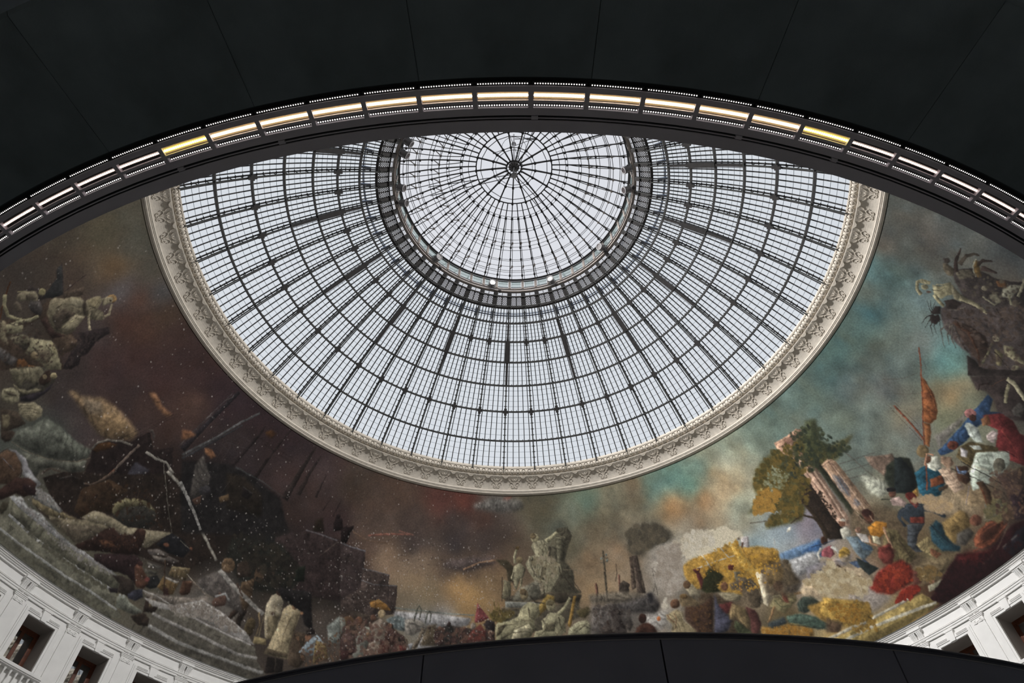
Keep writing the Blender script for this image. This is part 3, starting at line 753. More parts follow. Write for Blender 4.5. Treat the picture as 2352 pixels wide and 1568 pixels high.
# small round fittings beside them
mb = MB(); cyl(mb, (0, 0), .085, -.05, .05, 12); me_s = mb.mesh('small_fitting', M_lens)
mb = MB(); cyl(mb, (0, 0), .10, .05, .07, 12); me_s2 = mb.mesh('rim', M_alu)
for az, txt in ((-8, 'first'), (22.5, 'second'), (-42.5, 'third'), (54.5, 'fourth'), (92, 'fifth'), (-85, 'sixth')):
    wh = {'first': 'at the bottom left of the lantern ring', 'second': 'at the bottom right of the lantern ring', 'third': 'at the lower left of the lantern ring', 'fourth': 'at the lower right of the lantern ring', 'fifth': 'at the far right of the lantern ring', 'sixth': 'at the far left of the lantern ring'}[txt]
    o = link('round_spotlight', me_s, None, rz=rot(az), label='small round dark spotlight beside a floodlight '+wh, category='spotlight', group='small round spotlights on the ring')
    o.location = P(az, 6.0, zl(32.50)); link('rim', me_s2, o)
MBG = """-969 829 80 74 58
-934 915 74 71 62
-948 981 72 70 60
-949 761 72 62 50
-973 623 60 51 44
-967 516 56 49 44
-921 848 92 72 50
-875 833 76 75 79
-854 869 84 58 47
-886 963 66 63 55
-847 955 64 63 63
-808 941 66 52 42
-836 784 70 46 38
-807 841 68 47 38
-809 648 58 42 40
-769 920 58 42 38
-775 758 60 42 40
-731 893 53 38 36
-706 962 50 36 34
-778 661 56 41 40
-726 773 58 40 38
-677 905 53 38 38
-819 570 50 42 40
-844 703 58 50 48
-938 697 62 52 46
-984 682 66 58 48
-792 456 50 43 42
-738 464 56 47 46
-783 338 62 66 60
-795 270 68 72 66
-707 659 58 45 42
-739 653 54 42 40
-658 823 72 52 44
-649 928 46 34 36
-611 927 44 32 34
-561 985 44 32 34
-489 985 42 32 34
-421 979 45 35 36
-569 811 44 36 36
-877 401 60 52 46
-834 324 60 54 46
-893 508 58 52 46
-748 251 72 70 62
-556 669 32 26 26
-509 712 46 36 36
-443 809 56 43 42
-389 913 64 51 50
-378 780 58 45 42
-419 696 48 37 34
-339 714 50 38 38
-517 522 26 22 20
-572 429 28 20 18
-466 529 27 25 23
-409 501 29 27 25
-366 549 44 34 34
-317 563 45 34 34
-514 394 30 24 20
-586 576 34 26 24
-648 417 38 28 22
-667 311 40 30 22
-416 395 34 32 28
-346 405 36 32 28
-302 444 40 36 32
-729 53 74 73 62
-667 66 80 78 66
-602 67 80 78 64
-536 55 76 72 62
-457 220 88 82 76
-368 226 60 52 46
-304 252 70 62 56
-326 905 66 54 46
-239 938 74 58 49
-150 949 82 50 44
-106 957 88 48 40
-46 955 84 80 74
29 963 88 82 66
57 902 82 78 62
115 902 104 110 94
142 949 102 122 104
209 952 118 112 90
239 954 128 108 82
283 935 105 130 115
323 936 90 125 115
307 806 160 120 78
184 858 105 98 78
83 827 78 78 66
149 770 110 98 78
192 784 108 102 86
-276 769 70 57 50
-198 821 64 53 48
-115 856 62 53 50
-59 890 78 54 46
-29 837 68 58 52
-265 674 88 70 60
-189 721 60 51 49
-110 753 56 49 49
-56 751 58 51 50
-41 685 86 68 58
-232 614 134 110 88
-176 625 122 102 84
-117 622 76 64 58
-79 631 84 70 60
-177 558 136 112 84
-102 566 158 122 76
-76 526 166 128 78
-52 582 130 106 76
-148 504 124 106 80
-182 457 108 92 72
-74 467 146 116 76
-167 412 108 107 98
-120 410 120 118 116
-27 618 118 97 72
-1 700 90 76 62
130 675 120 98 74
124 576 122 106 84
134 526 146 118 84
262 567 150 142 132
247 414 138 130 118
185 387 92 86 80
151 402 92 88 80
-275 531 50 40 38
106 738 96 92 74
183 686 130 108 84
173 556 138 116 90
378 945 112 150 138
349 874 92 130 115
404 848 160 136 100
429 890 178 176 150
362 787 148 108 70
404 776 184 158 120
415 691 164 178 158
335 710 118 95 70
370 673 168 146 112
404 634 180 175 148
371 603 168 168 154
320 607 185 180 162
410 524 138 156 160
459 514 128 142 150
493 492 138 130 142
441 485 148 158 160
317 679 160 150 130
340 568 170 160 140
478 242 176 152 116
509 169 168 146 118
474 217 180 160 130
526 144 150 140 130
446 316 120 120 124
460 266 150 130 100
635 392 120 118 96
657 379 110 100 84
675 275 130 112 88
697 193 120 105 84
589 318 110 86 60
615 147 96 88 60
577 176 92 60 46
672 187 90 76 56
640 -12 36 18 18
615 59 44 22 20
698 45 44 24 22
508 53 150 128 80
547 37 146 122 70
468 59 160 134 80
405 209 90 78 52
326 288 70 56 44
374 304 120 106 84
291 381 90 78 62
726 99 60 50 42
929 967 92 86 77
930 884 82 86 80
953 818 82 80 75
879 956 75 102 102
878 896 80 108 106
834 973 94 103 94
852 839 93 112 108
808 909 70 104 106
773 928 84 108 102
813 788 98 112 105
813 693 108 118 115
753 897 78 98 90
719 949 75 102 97
681 917 74 98 94
748 818 90 100 93
767 714 93 107 103
814 600 84 126 126
810 563 80 134 134
687 813 94 101 95
726 707 96 101 99
634 899 90 106 96
797 508 160 128 86
780 506 150 120 82
788 458 124 136 116
586 961 98 116 107
547 953 106 126 114
509 941 118 136 122
446 957 142 150 128
686 693 104 117 110
708 594 126 118 95
711 527 108 108 103
751 478 112 118 94
637 652 104 117 110
681 527 113 122 112
887 590 62 56 55
939 543 82 78 70
971 549 70 74 74
944 678 84 86 80
636 733 112 128 115
387 982 150 148 122
848 477 54 46 42
830 385 50 40 38
591 789 120 132 118
861 700 96 112 108
873 773 88 104 104"""
MST = """44 38 36 10 1 -4714 1079 -26 32 40 26 35 17 36 28 32 19 -16 -70 -67 -46
36 36 36 10 1 -4621 1157 -75 130 -51 17 -22 46 89 -20 106 -44 -14 -78
40 32 32 10 0 -4779 1352 106 -31 97 -38 1 3 -97 38 -105 32
44 34 34 10 0 -4630 1483 25 -112 15 -74 4 1 -15 74 -25 112
48 40 38 8 0 -4722 1345 54 8 30 33 17 44 -2 1 -16 -44 -30 -33 -53 -7
60 50 42 10 1 -4590 1299 37 137 46 -25 -14 -109 -35 -24
52 42 34 10 1 -4518 828 1 133 6 120 241 3 53 -9 5 132 -87 15 -298 -21 19 -64 36 -129 -97 -167 252 -151 256 363 -100 18
64 52 42 10 1 -4491 1116 200 -19 62 -21 20 130 -8 29 -93 -30 -87 -93
46 34 30 10 1 -4502 1077 151 8 33 88 -106 -58 -75 5
96 88 70 10 1 -4580 1193 -3 35 38 51 16 61 30 44 44 15 -5 55 17 52 40 6 41 -56 39 23 54 -15 -24 -49 -39 -53 -33 5 49 -135 -1 -48 -65 -57 -59 -3 -81 14
72 64 52 10 1 -4503 1191 18 71 53 32 34 -41 0 -59 -48 -21
112 104 84 10 1 -4529 1329 40 51 72 1 -32 -55 -39 -28
58 50 42 10 1 -4479 1155 1 80 51 68 21 -4 -13 -82 33 -41 1 -36
106 98 78 10 1 -4384 1180 -24 125 46 48 43 -107 -29 -56
58 50 42 10 1 -4471 1412 87 -35 20 -28 -83 23
110 100 76 10 1 -4457 1417 16 82 45 3 26 -60 -43 -33
118 108 86 10 0 -4404 1406 70 -47 94 -39 7 15 -92 39 -68 47
112 102 82 10 0 -4278 1473 0 41 -59 53 -11 -10 55 -52 -5 -31
104 96 76 10 1 -4416 1511 7 45 50 -11 -3 -47
112 88 56 10 0 -4360 1610 15 -14 1 -21 -11 -19 -20 -11 -21 2 -14 14 -2 21 11 19 20 11
104 96 76 10 0 -4357 1574 6 -13 -4 -14 -12 -9 -15 -1 -13 8 -6 13 4 14 11 10 16 0
54 42 32 10 0 -4361 1569 1 -4 -3 -5 -5 -4 -5 -1 -4 1 -1 4 2 5 5 4 6 1
60 52 44 10 0 -4494 1266 57 59 59 30 -1 2 -59 -30 -57 -60
60 52 44 10 0 -4552 1181 7 53 38 38 -2 2 -38 -40 -7 -53
56 48 40 10 0 -4388 1271 8 -64 11 -30 2 1 -11 30 -8 63
36 30 30 10 1 -4290 1254 47 121 39 91 41 -17 0 -58 -3 -61 36 -86 -9 -58 36 -37 -6 -60 -37 -50 -59 114 -24 102
44 36 36 10 0 -4217 1361 16 66 9 45 -2 1 -11 -45 -19 -65
44 36 36 10 0 -4188 1311 32 39 -13 21 -2 -1 11 -19 -32 -37
100 92 74 10 1 -4718 1012 1 52 38 64 44 2 25 -33 -41 -36 -18 -45 -26 -20
78 70 58 10 1 -4696 1055 25 48 36 16 2 -44 -31 -19
118 110 78 10 0 -4642 1184 8 -12 0 -15 -10 -11 -14 -5 -14 5 -9 11 1 15 9 12 15 4
52 48 46 10 1 -4644 1074 39 53 53 -3 29 -36 -46 -33 -48 -10
70 62 52 10 1 -4687 992 38 14 38 -7 -11 -38 -50 3
62 36 20 10 0 -4810 1002 62 -65 111 -91 6 6 -111 91 -62 65
112 106 80 10 0 -4760 931 57 -28 72 -7 34 27 42 45 -14 12 -41 -43 -23 -20 -62 7 -54 28
116 110 84 10 0 -4553 928 27 86 7 64 -19 1 -11 -61 -29 -83
112 106 82 10 1 -4591 869 17 57 49 39 27 -26 -17 -46 -25 -41 -33 -3
92 84 66 10 1 -4639 841 32 37 62 -34 72 -20 -43 -19 -53 -2
60 54 46 10 1 -4511 847 -5 36 50 72 56 2 18 -23 4 -37 -54 -24 -45 -29
104 98 76 10 1 -4440 963 60 68 32 41 55 14 56 -23 64 -11 24 -24 -59 -82 -39 2 -65 -29 -68 -27 -16 44
78 70 56 10 1 -4354 958 55 83 49 -31 9 -54 -68 -15
118 110 82 10 1 -4343 1062 48 19 66 -23 -42 -10
84 78 62 10 1 -4505 849 9 67 43 43 40 -6 7 -33 -38 -34 -34 -36
42 34 28 10 0 -4412 866 49 50 27 66 -3 1 -26 -65 -49 -50
92 60 34 10 1 -4369 827 18 35 48 4 45 41 3 -26 -64 -93
90 78 58 10 0 -4303 946 2 -15 -7 -15 -15 -11 -17 -1 -12 8 -3 15 7 16 15 10 17 2
66 62 60 10 1 -4505 766 58 31 78 30 18 -46 -42 -30 -56 -20
58 54 46 10 1 -4402 701 172 248 41 8 63 30 21 -53 0 -88 -38 -96 -37 -63 -155 112
92 86 68 10 1 -4354 754 106 170 45 6 27 -68 -3 -35 -57 -31 6 -53 -52 -10
42 32 26 10 1 -4184 867 -17 74 14 27 62 -38 -8 -51 -22 -21
110 100 74 10 0 -4136 989 10 -8 3 -14 -5 -15 -12 -9 -13 -1 -10 8 -2 14 5 15 11 9
96 84 62 10 0 -4168 925 7 -6 3 -9 -4 -8 -8 -4 -10 2 -8 6 -2 9 3 8 9 4
90 84 66 10 1 -4260 717 51 22 36 34 19 47 27 29 -5 -46 -31 -56 -43 -34
34 30 34 10 1 -4173 712 64 137 4 85 15 -37 -2 -87 -14 -64 -46 -51
112 106 84 10 1 -4278 647 33 59 55 13 33 -32 -10 -41 -45 -37 -36 4
60 54 44 10 1 -4261 647 32 35 44 15 -39 -37
112 104 82 10 1 -4150 675 60 83 70 20 30 -45 -26 -75 -46 -12 -39 -4
62 54 44 10 0 -4115 666 42 52 48 37 -1 2 -48 -37 -43 -53
62 54 44 10 0 -4084 653 33 48 33 48 -2 2 -33 -49 -33 -48
52 44 36 10 1 -4193 570 79 70 92 -3 -11 -41 -26 -73 6 -61 -62 36
84 76 58 10 1 -4159 555 26 33 44 -32 11 -28 -28 -19
44 36 30 10 1 -4092 484 49 57 35 13 4 -49 -21 -44 -34 -6
90 86 72 10 1 -4294 625 26 -2 42 -39 1 -13
82 84 78 10 1 -4184 538 66 -31 62 -62 -2 -16
70 72 64 10 3 -4010 498 -18 68 42 91 18 102 122 39 137 10 111 35 19 -66 -62 -83 -118 -92 -135 -70
66 66 58 10 2 -4002 440 127 86 147 86 105 93 51 65 32 -67 -48 -67 -100 -37 -70 -97 18 -62 -64 14 -122 43
106 86 62 10 7 -4006 981 35 45 48 2 114 114 102 28 155 8 110 -14 6 -71 -66 -57 -80 -73 -96 -10 -110 15 -95 14
120 96 66 7 8 -3725 1070 73 80 108 5 16 -93 -98 -85 -52 20
100 90 78 6 7 -3909 1030 113 86 71 -46 -71 -80
112 78 54 10 5 -3613 1431 49 36 106 -31 110 10 -25 -41 -105 -6
58 66 62 10 0 -3839 797 67 0 56 10 0 2 -57 -9 -66 0
90 82 68 10 0 -4003 490 87 22 101 49 102 63 97 89 51 89 55 134 41 114 -5 2 -40 -115 -55 -133 -50 -89 -96 -88 -102 -63 -100 -48 -87 -23
36 28 28 9 0 -3518 1022 66 169 92 275 -2 0 -92 -274 -67 -169
36 28 28 9 0 -3474 1055 63 176 64 222 -3 1 -64 -222 -62 -177
36 28 28 9 0 -3442 1085 43 150 69 202 -3 0 -69 -201 -43 -150
30 23 22 10 2 -3602 847 -3 63 42 64 131 116 14 66 34 79 108 -83 105 115 171 -213 -489 -417 -50 81 -18 66
52 34 20 10 2 -3598 851 4 63 30 45 68 38 -16 -60 -61 -90
92 86 78 10 0 -3595 847 -3 61 32 54 83 67 73 33 -6 15 -75 -35 -85 -70 -35 -60 2 -65
70 62 58 10 1 -3409 1235 29 28 52 -29 11 -28 -51 29
84 72 64 10 0 -3386 1104 -7 -147 -6 -107 16 -1 7 107 8 148
92 60 48 10 0 -3399 850 -9 -85 -16 -61 14 -4 17 62 10 87
46 44 50 10 3 -3297 870 -20 126 125 23 -21 -97
112 108 100 10 0 -3305 1092 80 12 93 29 86 -29 5 16 -91 31 -97 -29 -79 -11
100 96 88 10 0 -3217 1135 66 -9 102 -111 3 2 -103 112 -68 9
66 50 38 10 1 -4001 375 15 62 50 29 67 -13 47 -63 3 -72 -64 -64
50 38 32 10 0 -4002 377 15 62 48 28 72 -14 48 -64 0 -68 6 1 0 69 -51 68 -75 14 -53 -31 -15 -64
104 102 104 10 1 -3999 436 53 40 81 13 54 -29 65 -13 54 -3 -48 -47 -75 7 -47 42 -71 17 -53 -19
96 96 104 10 0 -3976 381 119 5 0 1 -119 -3
40 30 26 10 0 -3878 263 -1 94 -2 -1 1 -93
34 27 23 10 2 -3711 479 71 121 862 737 344 -570 -150 -233 -332 -69 -321 -78 -257 -18 -110 60
48 40 34 10 1 -3675 330 197 77 103 25 85 136 92 25 125 0 266 149 -83 -196 -92 -95 -269 -152 -148 4 -122 4 -72 -3
46 34 24 10 2 -3477 603 102 177 149 26 -29 -135 32 -65 -86 -55 -51 -98 -63 2
76 62 52 10 0 -3392 844 -25 -101 -35 -75 -35 -24 7 -10 39 26 38 78 27 102
40 38 34 10 2 -3210 600 25 86 127 118 85 -4 45 -68 -53 -88 -92 -51 -65 -18
84 78 56 10 2 -3221 608 -26 53 37 81 72 58 79 29 82 -23 -98 -24 -100 -88 -22 -92
62 48 38 10 0 -3150 705 13 96 -34 67 -2 -1 33 -67 -12 -94
62 48 38 10 0 -3136 775 51 67 -2 50 -3 0 3 -49 -51 -66
88 80 64 10 1 -3539 330 118 63 172 119 75 3 -4 -83 -45 -66 -53 -72 -120 4 -109 8
100 92 74 10 2 -3360 453 32 82 42 28 109 22 104 8 281 151 -46 -81 -52 -117 -126 -40 -93 26 -106 -25 -79 -40
76 68 56 10 2 -3436 333 196 145 64 -5 -66 -122 -60 -62
92 82 60 10 1 -3679 334 269 84 39 9 -78 -58 -95 -51 -101 -6
38 26 22 10 2 -3230 377 40 117 41 40 54 -23 77 57 1 58 59 18 23 -49 23 -112 -77 -69 -91 -41 -76 -41 -91 -60 -43 11
62 40 28 10 2 -3187 401 83 55 32 -39 -62 -30
50 34 28 10 1 -2952 632 4 -18 -7 -18 -16 -11 -18 0 -14 10 -4 18 6 18 16 12 19 0
24 24 26 10 2 -2850 606 47 130 92 4 90 -35 -16 -83 -101 -23
96 60 44 10 1 -2764 647 -2 -10 -10 -8 -13 -4 -12 2 -6 8 2 10 9 8 14 4 12 -2
96 60 44 10 1 -2606 718 -1 -6 -6 -5 -8 -2 -7 2 -4 5 1 6 6 5 8 2 7 -2
104 98 86 10 0 -2719 724 55 -14 33 -3 1 2 -33 4 -55 15
112 112 112 9 1 -3818 420 44 21 85 4 -11 -68 -87 27
110 110 108 10 1 -3790 251 57 48 82 -16 81 20 143 -23 106 -6 133 -4 167 7 76 -9 -34 -15 -126 -13 -122 1 -122 -19 -114 28 -121 -14 -106 3
108 108 106 10 1 -3707 403 103 26 126 -22 -11 -25 -116 -26 -69 -9 -24 9
44 30 26 10 1 -3857 224 29 138 58 58 60 4 25 -64 -31 -53 -48 -15 -53 -112
34 24 24 10 1 -3670 373 -8 -18 -24 -15 -31 -5 -26 6 -12 15 7 19 24 15 31 6 27 -7
84 82 70 10 1 -3761 114 38 50 816 10 28 -77 80 -52 -68 -47 -797 -7
76 74 62 10 1 -3786 247 100 -12 223 15 486 12 67 -31 6 -62 -262 -1 -546 -9
122 122 120 10 0 -3717 158 133 -4 142 0 235 5 261 3 0 17 -261 -4 -235 -5 -142 -1 -133 4
122 122 118 10 0 -3724 60 137 4 149 6 203 3 185 7 198 -18 1 16 -198 18 -186 -7 -204 -4 -148 -6 -137 -4
118 118 118 10 0 -3767 244 165 1 132 1 134 -3 148 16 199 0 1 20 -201 2 -147 -14 -133 5 -132 1 -165 1
54 50 44 10 0 -3203 148 -1 -58 2 -1 1 59
54 50 44 10 0 -2901 62 -5 -67 2 0 4 67
54 50 44 10 0 -3129 232 -5 -49 2 0 5 48
54 50 44 10 0 -3539 224 3 -43 2 1 -3 42
46 44 38 10 0 -3689 120 21 -10 1 2 -21 10
46 44 38 10 0 -3679 123 22 -11 1 2 -22 12
46 44 38 10 0 -3675 130 2 -10 14 -2 -1 -7 2 0 1 9 -15 2 -1 8
46 44 38 10 0 -3663 129 4 -10 12 -1 1 -7 2 1 -2 8 -12 1 -3 8
46 44 38 10 0 -3651 129 2 -10 14 2 -10 8 -1 -2 9 -6 -11 0 -1 8
88 86 72 10 0 -3808 162 53 -10 2 11 -52 10
50 46 36 10 1 -3785 143 -8 60 32 15 17 -37 -4 -48
74 68 64 10 1 -2883 535 61 50 87 8 -41 -35 -65 -43
82 76 70 10 1 -2836 519 103 43 -3 -34 -70 -21
76 72 66 10 1 -2840 461 103 27 -1 -24 -75 -24
62 60 52 10 1 -2828 414 88 25 -1 -24 -71 -29
66 60 56 10 1 -2737 583 87 7 -16 -42 -71 -5
36 26 26 10 2 -3161 306 135 98 110 61 58 -24 50 -167 -89 33 -138 -32 -98 -2
30 30 30 10 2 -2807 350 77 72 58 -57 -56 -57 -54 -3
66 44 34 10 1 -2892 387 30 36 70 -48 36 -39 -14 -54 -51 -9
96 62 48 10 1 -2863 411 3 -12 -2 -10 -8 -5 -10 2 -8 8 -3 11 2 11 8 5 10 -2
46 30 28 10 1 -2852 436 -1 -11 -8 -10 -12 -5 -12 2 -7 8 1 11 7 10 13 5 12 -2
112 60 54 10 1 -2763 366 2 -10 -5 -10 -9 -6 -11 1 -7 7 -2 10 4 10 10 6 10 -1
40 34 30 10 1 -2987 255 59 32 78 13 44 -55 -24 -60 -72 -8 -17 56
28 24 26 10 1 -2967 171 53 28 15 -27 -43 -21
40 40 48 10 1 -2839 202 27 54 42 26 26 -51 -33 -43 -48 -14
92 94 84 9 1 -2895 152 51 32 41 -26 102 -13 -20 -41 -74 -14 -70 -7
132 134 128 10 1 -2870 171 1 -6 -2 -7 -5 -3 -6 1 -5 5 -1 7 2 6 5 3 6 -1
132 134 128 10 1 -2847 179 2 -7 -2 -6 -6 -3 -6 1 -4 4 -2 7 2 6 5 4 6 -1
36 28 24 10 1 -2725 249 78 39 26 -112 -80 -31
70 60 44 10 1 -2693 254 30 10 10 -62 -30 -10
78 66 46 10 1 -2670 459 0 71 114 52 11 -96 -37 -14
96 86 64 10 1 -2670 530 114 52 -19 -35 -97 -42
84 66 42 10 1 -2696 343 2 93 116 15 -1 -101 -33 -19
116 112 106 10 1 -2694 436 114 18 -5 -19 -96 -10
58 40 30 10 1 -2546 384 -16 92 66 30 18 -100 -42 -31
58 44 34 10 0 -2741 541 88 -180 8 4 -89 181
44 30 26 10 1 -2658 365 31 11 49 -86 -25 -22
120 114 108 10 2 -2561 254 89 18 40 97 157 50 34 -81 -258 -130
96 88 80 10 3 -2767 276 147 43 177 75 130 115 49 -115 -208 -92 -150 -37 -106 -10
128 124 118 10 0 -2767 272 92 10 144 -9 67 6 0 10 -67 -6 -144 9 -93 -11
120 116 106 10 1 -3090 1086 141 -22 169 -97 141 -94 104 -70 115 -83 10 16 -114 83 -104 72 -141 96 -172 100 -145 24
92 88 78 10 0 -3103 1086 139 -158 165 -189 2 2 -164 189 -139 158
104 98 86 10 0 -2561 529 108 -41 164 -39 1 5 -163 39 -109 42
34 30 32 10 1 -3083 1298 13 309 17 352 -31 1 -26 -351 -22 -308
66 62 62 10 1 -3138 1317 20 303 16 287 -7 0 -16 -287 -20 -303
66 66 66 10 1 -3072 1264 134 294 78 216 82 160 -17 7 -83 -161 -78 -215 -133 -294
40 40 42 10 1 -3054 1242 129 300 90 225 -11 4 -93 -224 -132 -298
82 80 78 10 1 -3125 1614 17 35 44 8 -1 4 -46 -9 -19 -36
82 80 78 10 1 -3105 1832 25 53 -5 28 -5 -1 5 -26 -25 -52
30 24 24 9 1 -2687 1396 34 373 -8 116 -9 0 -8 -115 -46 -370
32 25 24 9 1 -2466 1444 7 263 24 284 -13 1 -35 -283 -18 -263
34 26 25 9 1 -2654 1764 369 13 0 7 -370 -12
34 26 25 9 1 -2580 1747 309 -7 0 5 -310 9
34 28 26 9 1 -2135 1430 0 310 -4 245 -13 1 -23 -245 -22 -308
34 28 26 7 1 -2056 1518 -2 227 8 174 -10 1 -28 -173 -15 -227
34 27 26 8 1 -1913 1566 -10 223 -5 0 -9 -223
34 27 26 8 1 -1812 1481 22 143 -3 0 -30 -140
34 27 26 8 1 -1709 1463 13 172 -4 1 -20 -172
62 60 60 6 1 -2858 1572 267 85 -1 3 -267 -85
62 60 60 5 1 -2850 1683 155 7 0 3 -156 -8
62 60 60 5 1 -2906 1535 235 -32 1 2 -236 33
60 52 48 5 1 -2823 1287 -48 352 -3 -1 49 -351
60 52 48 5 1 -2774 1269 -50 434 -3 0 50 -435
60 38 20 9 4 -2637 1837 38 45 61 1 -17 -59 -49 -3
112 74 48 9 3 -2977 1425 55 25 66 -24 -16 -39 -72 9
100 66 44 9 4 -3211 1415 54 38 63 7 -26 -59 -34 -48
26 24 24 10 6 -3054 1235 318 205 236 31 293 -44 199 -233 -731 -413
30 25 20 9 6 -2705 1371 145 53 208 -51 91 -165 -286 -81
60 56 52 8 3 -2946 1375 159 -115 53 -154 -96 -68 -123 241
54 56 56 8 1 -2668 1442 258 25 240 -30 1 3 -241 37 -260 -19
52 54 54 6 1 -2467 1217 317 -70 1 3 -318 70
66 52 36 10 1 -2646 1165 51 68 33 -39 -49 -57
58 42 34 10 1 -2811 1035 43 73 29 -57 -27 -35
44 42 44 9 2 -2821 1148 55 57 46 -29 -31 -56 -46 -7
24 20 20 10 1 -2528 1346 101 -8 -9 -58 -59 -1
78 78 78 10 1 -2530 1348 101 -9 0 4 -101 8
78 74 72 9 1 -2703 1212 53 1 12 114 -2 0 -12 -113 -51 1
118 116 112 10 0 -2969 1082 112 -61 126 -78 95 -77 11 15 -94 80 -126 82 -111 64
26 20 20 10 1 -1684 1407 -1 68 58 5 40 -87 -72 -51
26 20 20 10 1 -1649 1494 1 -12 -8 -10 -12 -5 -12 3 -8 9 0 12 7 10 12 5 12 -3
26 20 20 10 1 -1585 1410 77 44 -4 -59 -74 -26
30 24 18 9 4 -1841 1378 46 53 64 -117 -99 -41
44 35 34 10 4 -2091 1102 200 176 313 28 158 -519 -516 -61
88 86 90 10 1 -1888 1268 142 12 146 0 0 8 -146 -1 -143 -11
70 60 54 10 1 -1599 1275 -106 -177 5 -3 108 175
30 30 26 10 8 -2398 940 380 143 251 -158 -46 -212 -323 -77 -229 138
84 62 44 10 1 -2356 690 65 15 -12 57 -65 -16
84 66 48 10 1 -2273 753 -2 -37 -20 -28 -30 -9 -30 14 -18 31 0 37 20 28 31 9 30 -14
42 34 28 10 2 -2268 774 40 73 69 -44 27 -64 -94 -58
66 52 38 10 2 -2183 664 80 64 48 -180 -15 -81 -65 -5
44 34 28 10 1 -2145 475 -23 -75 -18 -60 24 -10 25 56 31 72
34 28 24 10 1 -2106 475 -4 -103 17 -69 33 8 -10 63 10 98
62 48 36 10 2 -2129 818 52 51 56 -78 -29 -77 -63 9
60 40 32 9 2 -2043 846 65 -10 -2 -26 -60 -2
128 118 98 10 2 -1948 569 12 93 43 44 58 -65 17 -155 15 -152 -74 -5 -58 171
96 86 66 10 2 -1908 487 72 54 33 -207 -61 -12
136 122 94 10 2 -1820 597 40 53 90 -29 3 -86 -4 -137 17 -173 -167 -12 24 236
64 56 44 9 2 -1844 259 158 9 9 -33 -164 -22
136 122 96 10 1 -1740 689 0 -19 -14 -18 -22 -12 -22 1 -13 11 0 19 14 18 22 12 22 0
110 84 62 10 1 -1729 644 1 -14 -7 -12 -11 -4 -12 4 -8 12 -1 15 7 11 12 5 12 -5
58 38 30 10 1 -1852 723 0 -21 -11 -18 -19 -7 -19 5 -13 15 0 21 11 18 19 8 19 -5
112 86 66 10 1 -1767 750 2 -19 -7 -14 -13 -5 -14 6 -10 16 -2 19 7 14 13 6 14 -7
30 26 24 10 2 -1815 199 51 6 30 -106 -66 -23
30 26 24 10 2 -1754 209 51 6 17 -100 -48 -16
62 52 36 10 1 -1964 367 -4 -47 -16 -29 -21 -2 -19 27 -9 46 3 46 15 30 22 2 20 -27
96 84 56 10 1 -2037 434 2 -97 54 -62 4 4 -54 60 -1 95
120 106 74 10 2 -1948 313 84 9 13 -42 -89 -23
112 98 70 10 1 -1913 314 -21 184 60 -155 5 2 -68 158 18 -189
60 50 40 10 3 -1694 446 85 17 56 -211 -35 -70 -74 -1 -21 76
100 110 116 10 2 -1574 413 50 65 69 -52 -39 -109 -60 -18 -66 3
112 78 58 10 1 -1557 443 0 -19 -8 -14 -14 -4 -14 7 -9 15 -1 19 9 14 14 5 14 -7
34 28 26 10 1 -1611 487 54 30 21 -37 -59 -31
96 80 52 10 2 -1523 430 78 -1 47 -108 -100 -76
102 106 100 10 3 -1470 569 77 111 54 -221 -86 -24
26 24 24 10 3 -1965 739 302 57 102 -305 -78 35 -51 95 -153 42
24 28 22 9 2 -1838 949 61 38 34 -131 -74 -29
96 92 88 9 1 -2324 683 -14 -45 -84 -120 4 -3 85 120 15 46
76 70 66 10 4 -2466 541 102 131 61 -31 150 -76 72 -127 -92 6 -165 17 -127 30
128 124 120 10 2 -2741 236 197 43 160 134 190 -27 178 -65 89 -71 -176 10 -204 24 -185 -24 -171 -49
116 112 106 10 1 -2370 655 118 -52 113 -45 188 -77 11 30 -189 79 -111 46 -118 53
70 52 44 10 2 -2316 423 21 97 60 -7 16 -66 -70 -47
134 134 132 10 1 -2304 469 52 51 45 -35 8 13 -55 39 -61 -55
88 78 68 10 1 -2494 496 110 -40 69 -1 0 11 -67 1 -109 39
74 70 62 10 1 -2625 222 199 37 502 -19 52 -97 84 -74 -99 -81 -766 24 8 117
120 116 112 10 1 -2641 155 148 0 212 1 262 -24 142 21 -3 21 -139 -20 -262 25 -212 -2 -149 0
122 120 116 10 1 -2633 67 227 -18 266 9 330 3 1 24 -331 -3 -266 -9 -226 19
134 130 126 10 1 -2623 215 128 47 174 -4 222 -15 152 -7 1 13 -153 8 -221 15 -177 5 -130 -49
54 50 44 10 1 -2238 50 16 -72 4 1 -16 72
54 50 44 10 1 -2529 148 0 -46 3 0 1 46
44 36 30 10 2 -2757 77 61 69 55 -26 13 -50 -62 -23
36 32 28 10 1 -2713 47 1 -45 17 -14 2 3 -16 12 0 44
36 32 28 10 1 -2655 79 0 -44 -8 -27 3 -1 9 27 0 45
50 41 40 10 2 -1567 1275 224 -1 27 -141 62 -298 -160 -72
60 50 46 10 2 -1325 1117 234 2 11 -84 74 3 27 -241 -148 -58 -165 8 -110 -31 -25 95 132 142
92 92 98 10 1 -1567 1271 107 -4 122 -3 0 8 -122 3 -107 4
84 84 90 10 1 -1324 1111 112 7 121 -6 1 6 -122 7 -112 -7
88 88 92 10 1 -1311 1012 114 -9 191 32 -1 7 -190 -33 -113 9
26 20 20 10 2 -1608 1392 39 42 54 -37 -3 -111 -51 -5
26 20 20 10 1 -1505 1439 1 -8 -5 -6 -8 -3 -7 2 -5 7 0 8 4 7 8 2 8 -2
118 74 62 9 1 -1354 1405 198 70 169 35 -2 13 -172 -32 -199 -69
116 76 64 7 1 -1101 1518 140 -8 1 11 -140 11
96 74 58 7 1 -1504 1392 148 -34 182 26 -1 10 -181 -21 -145 37
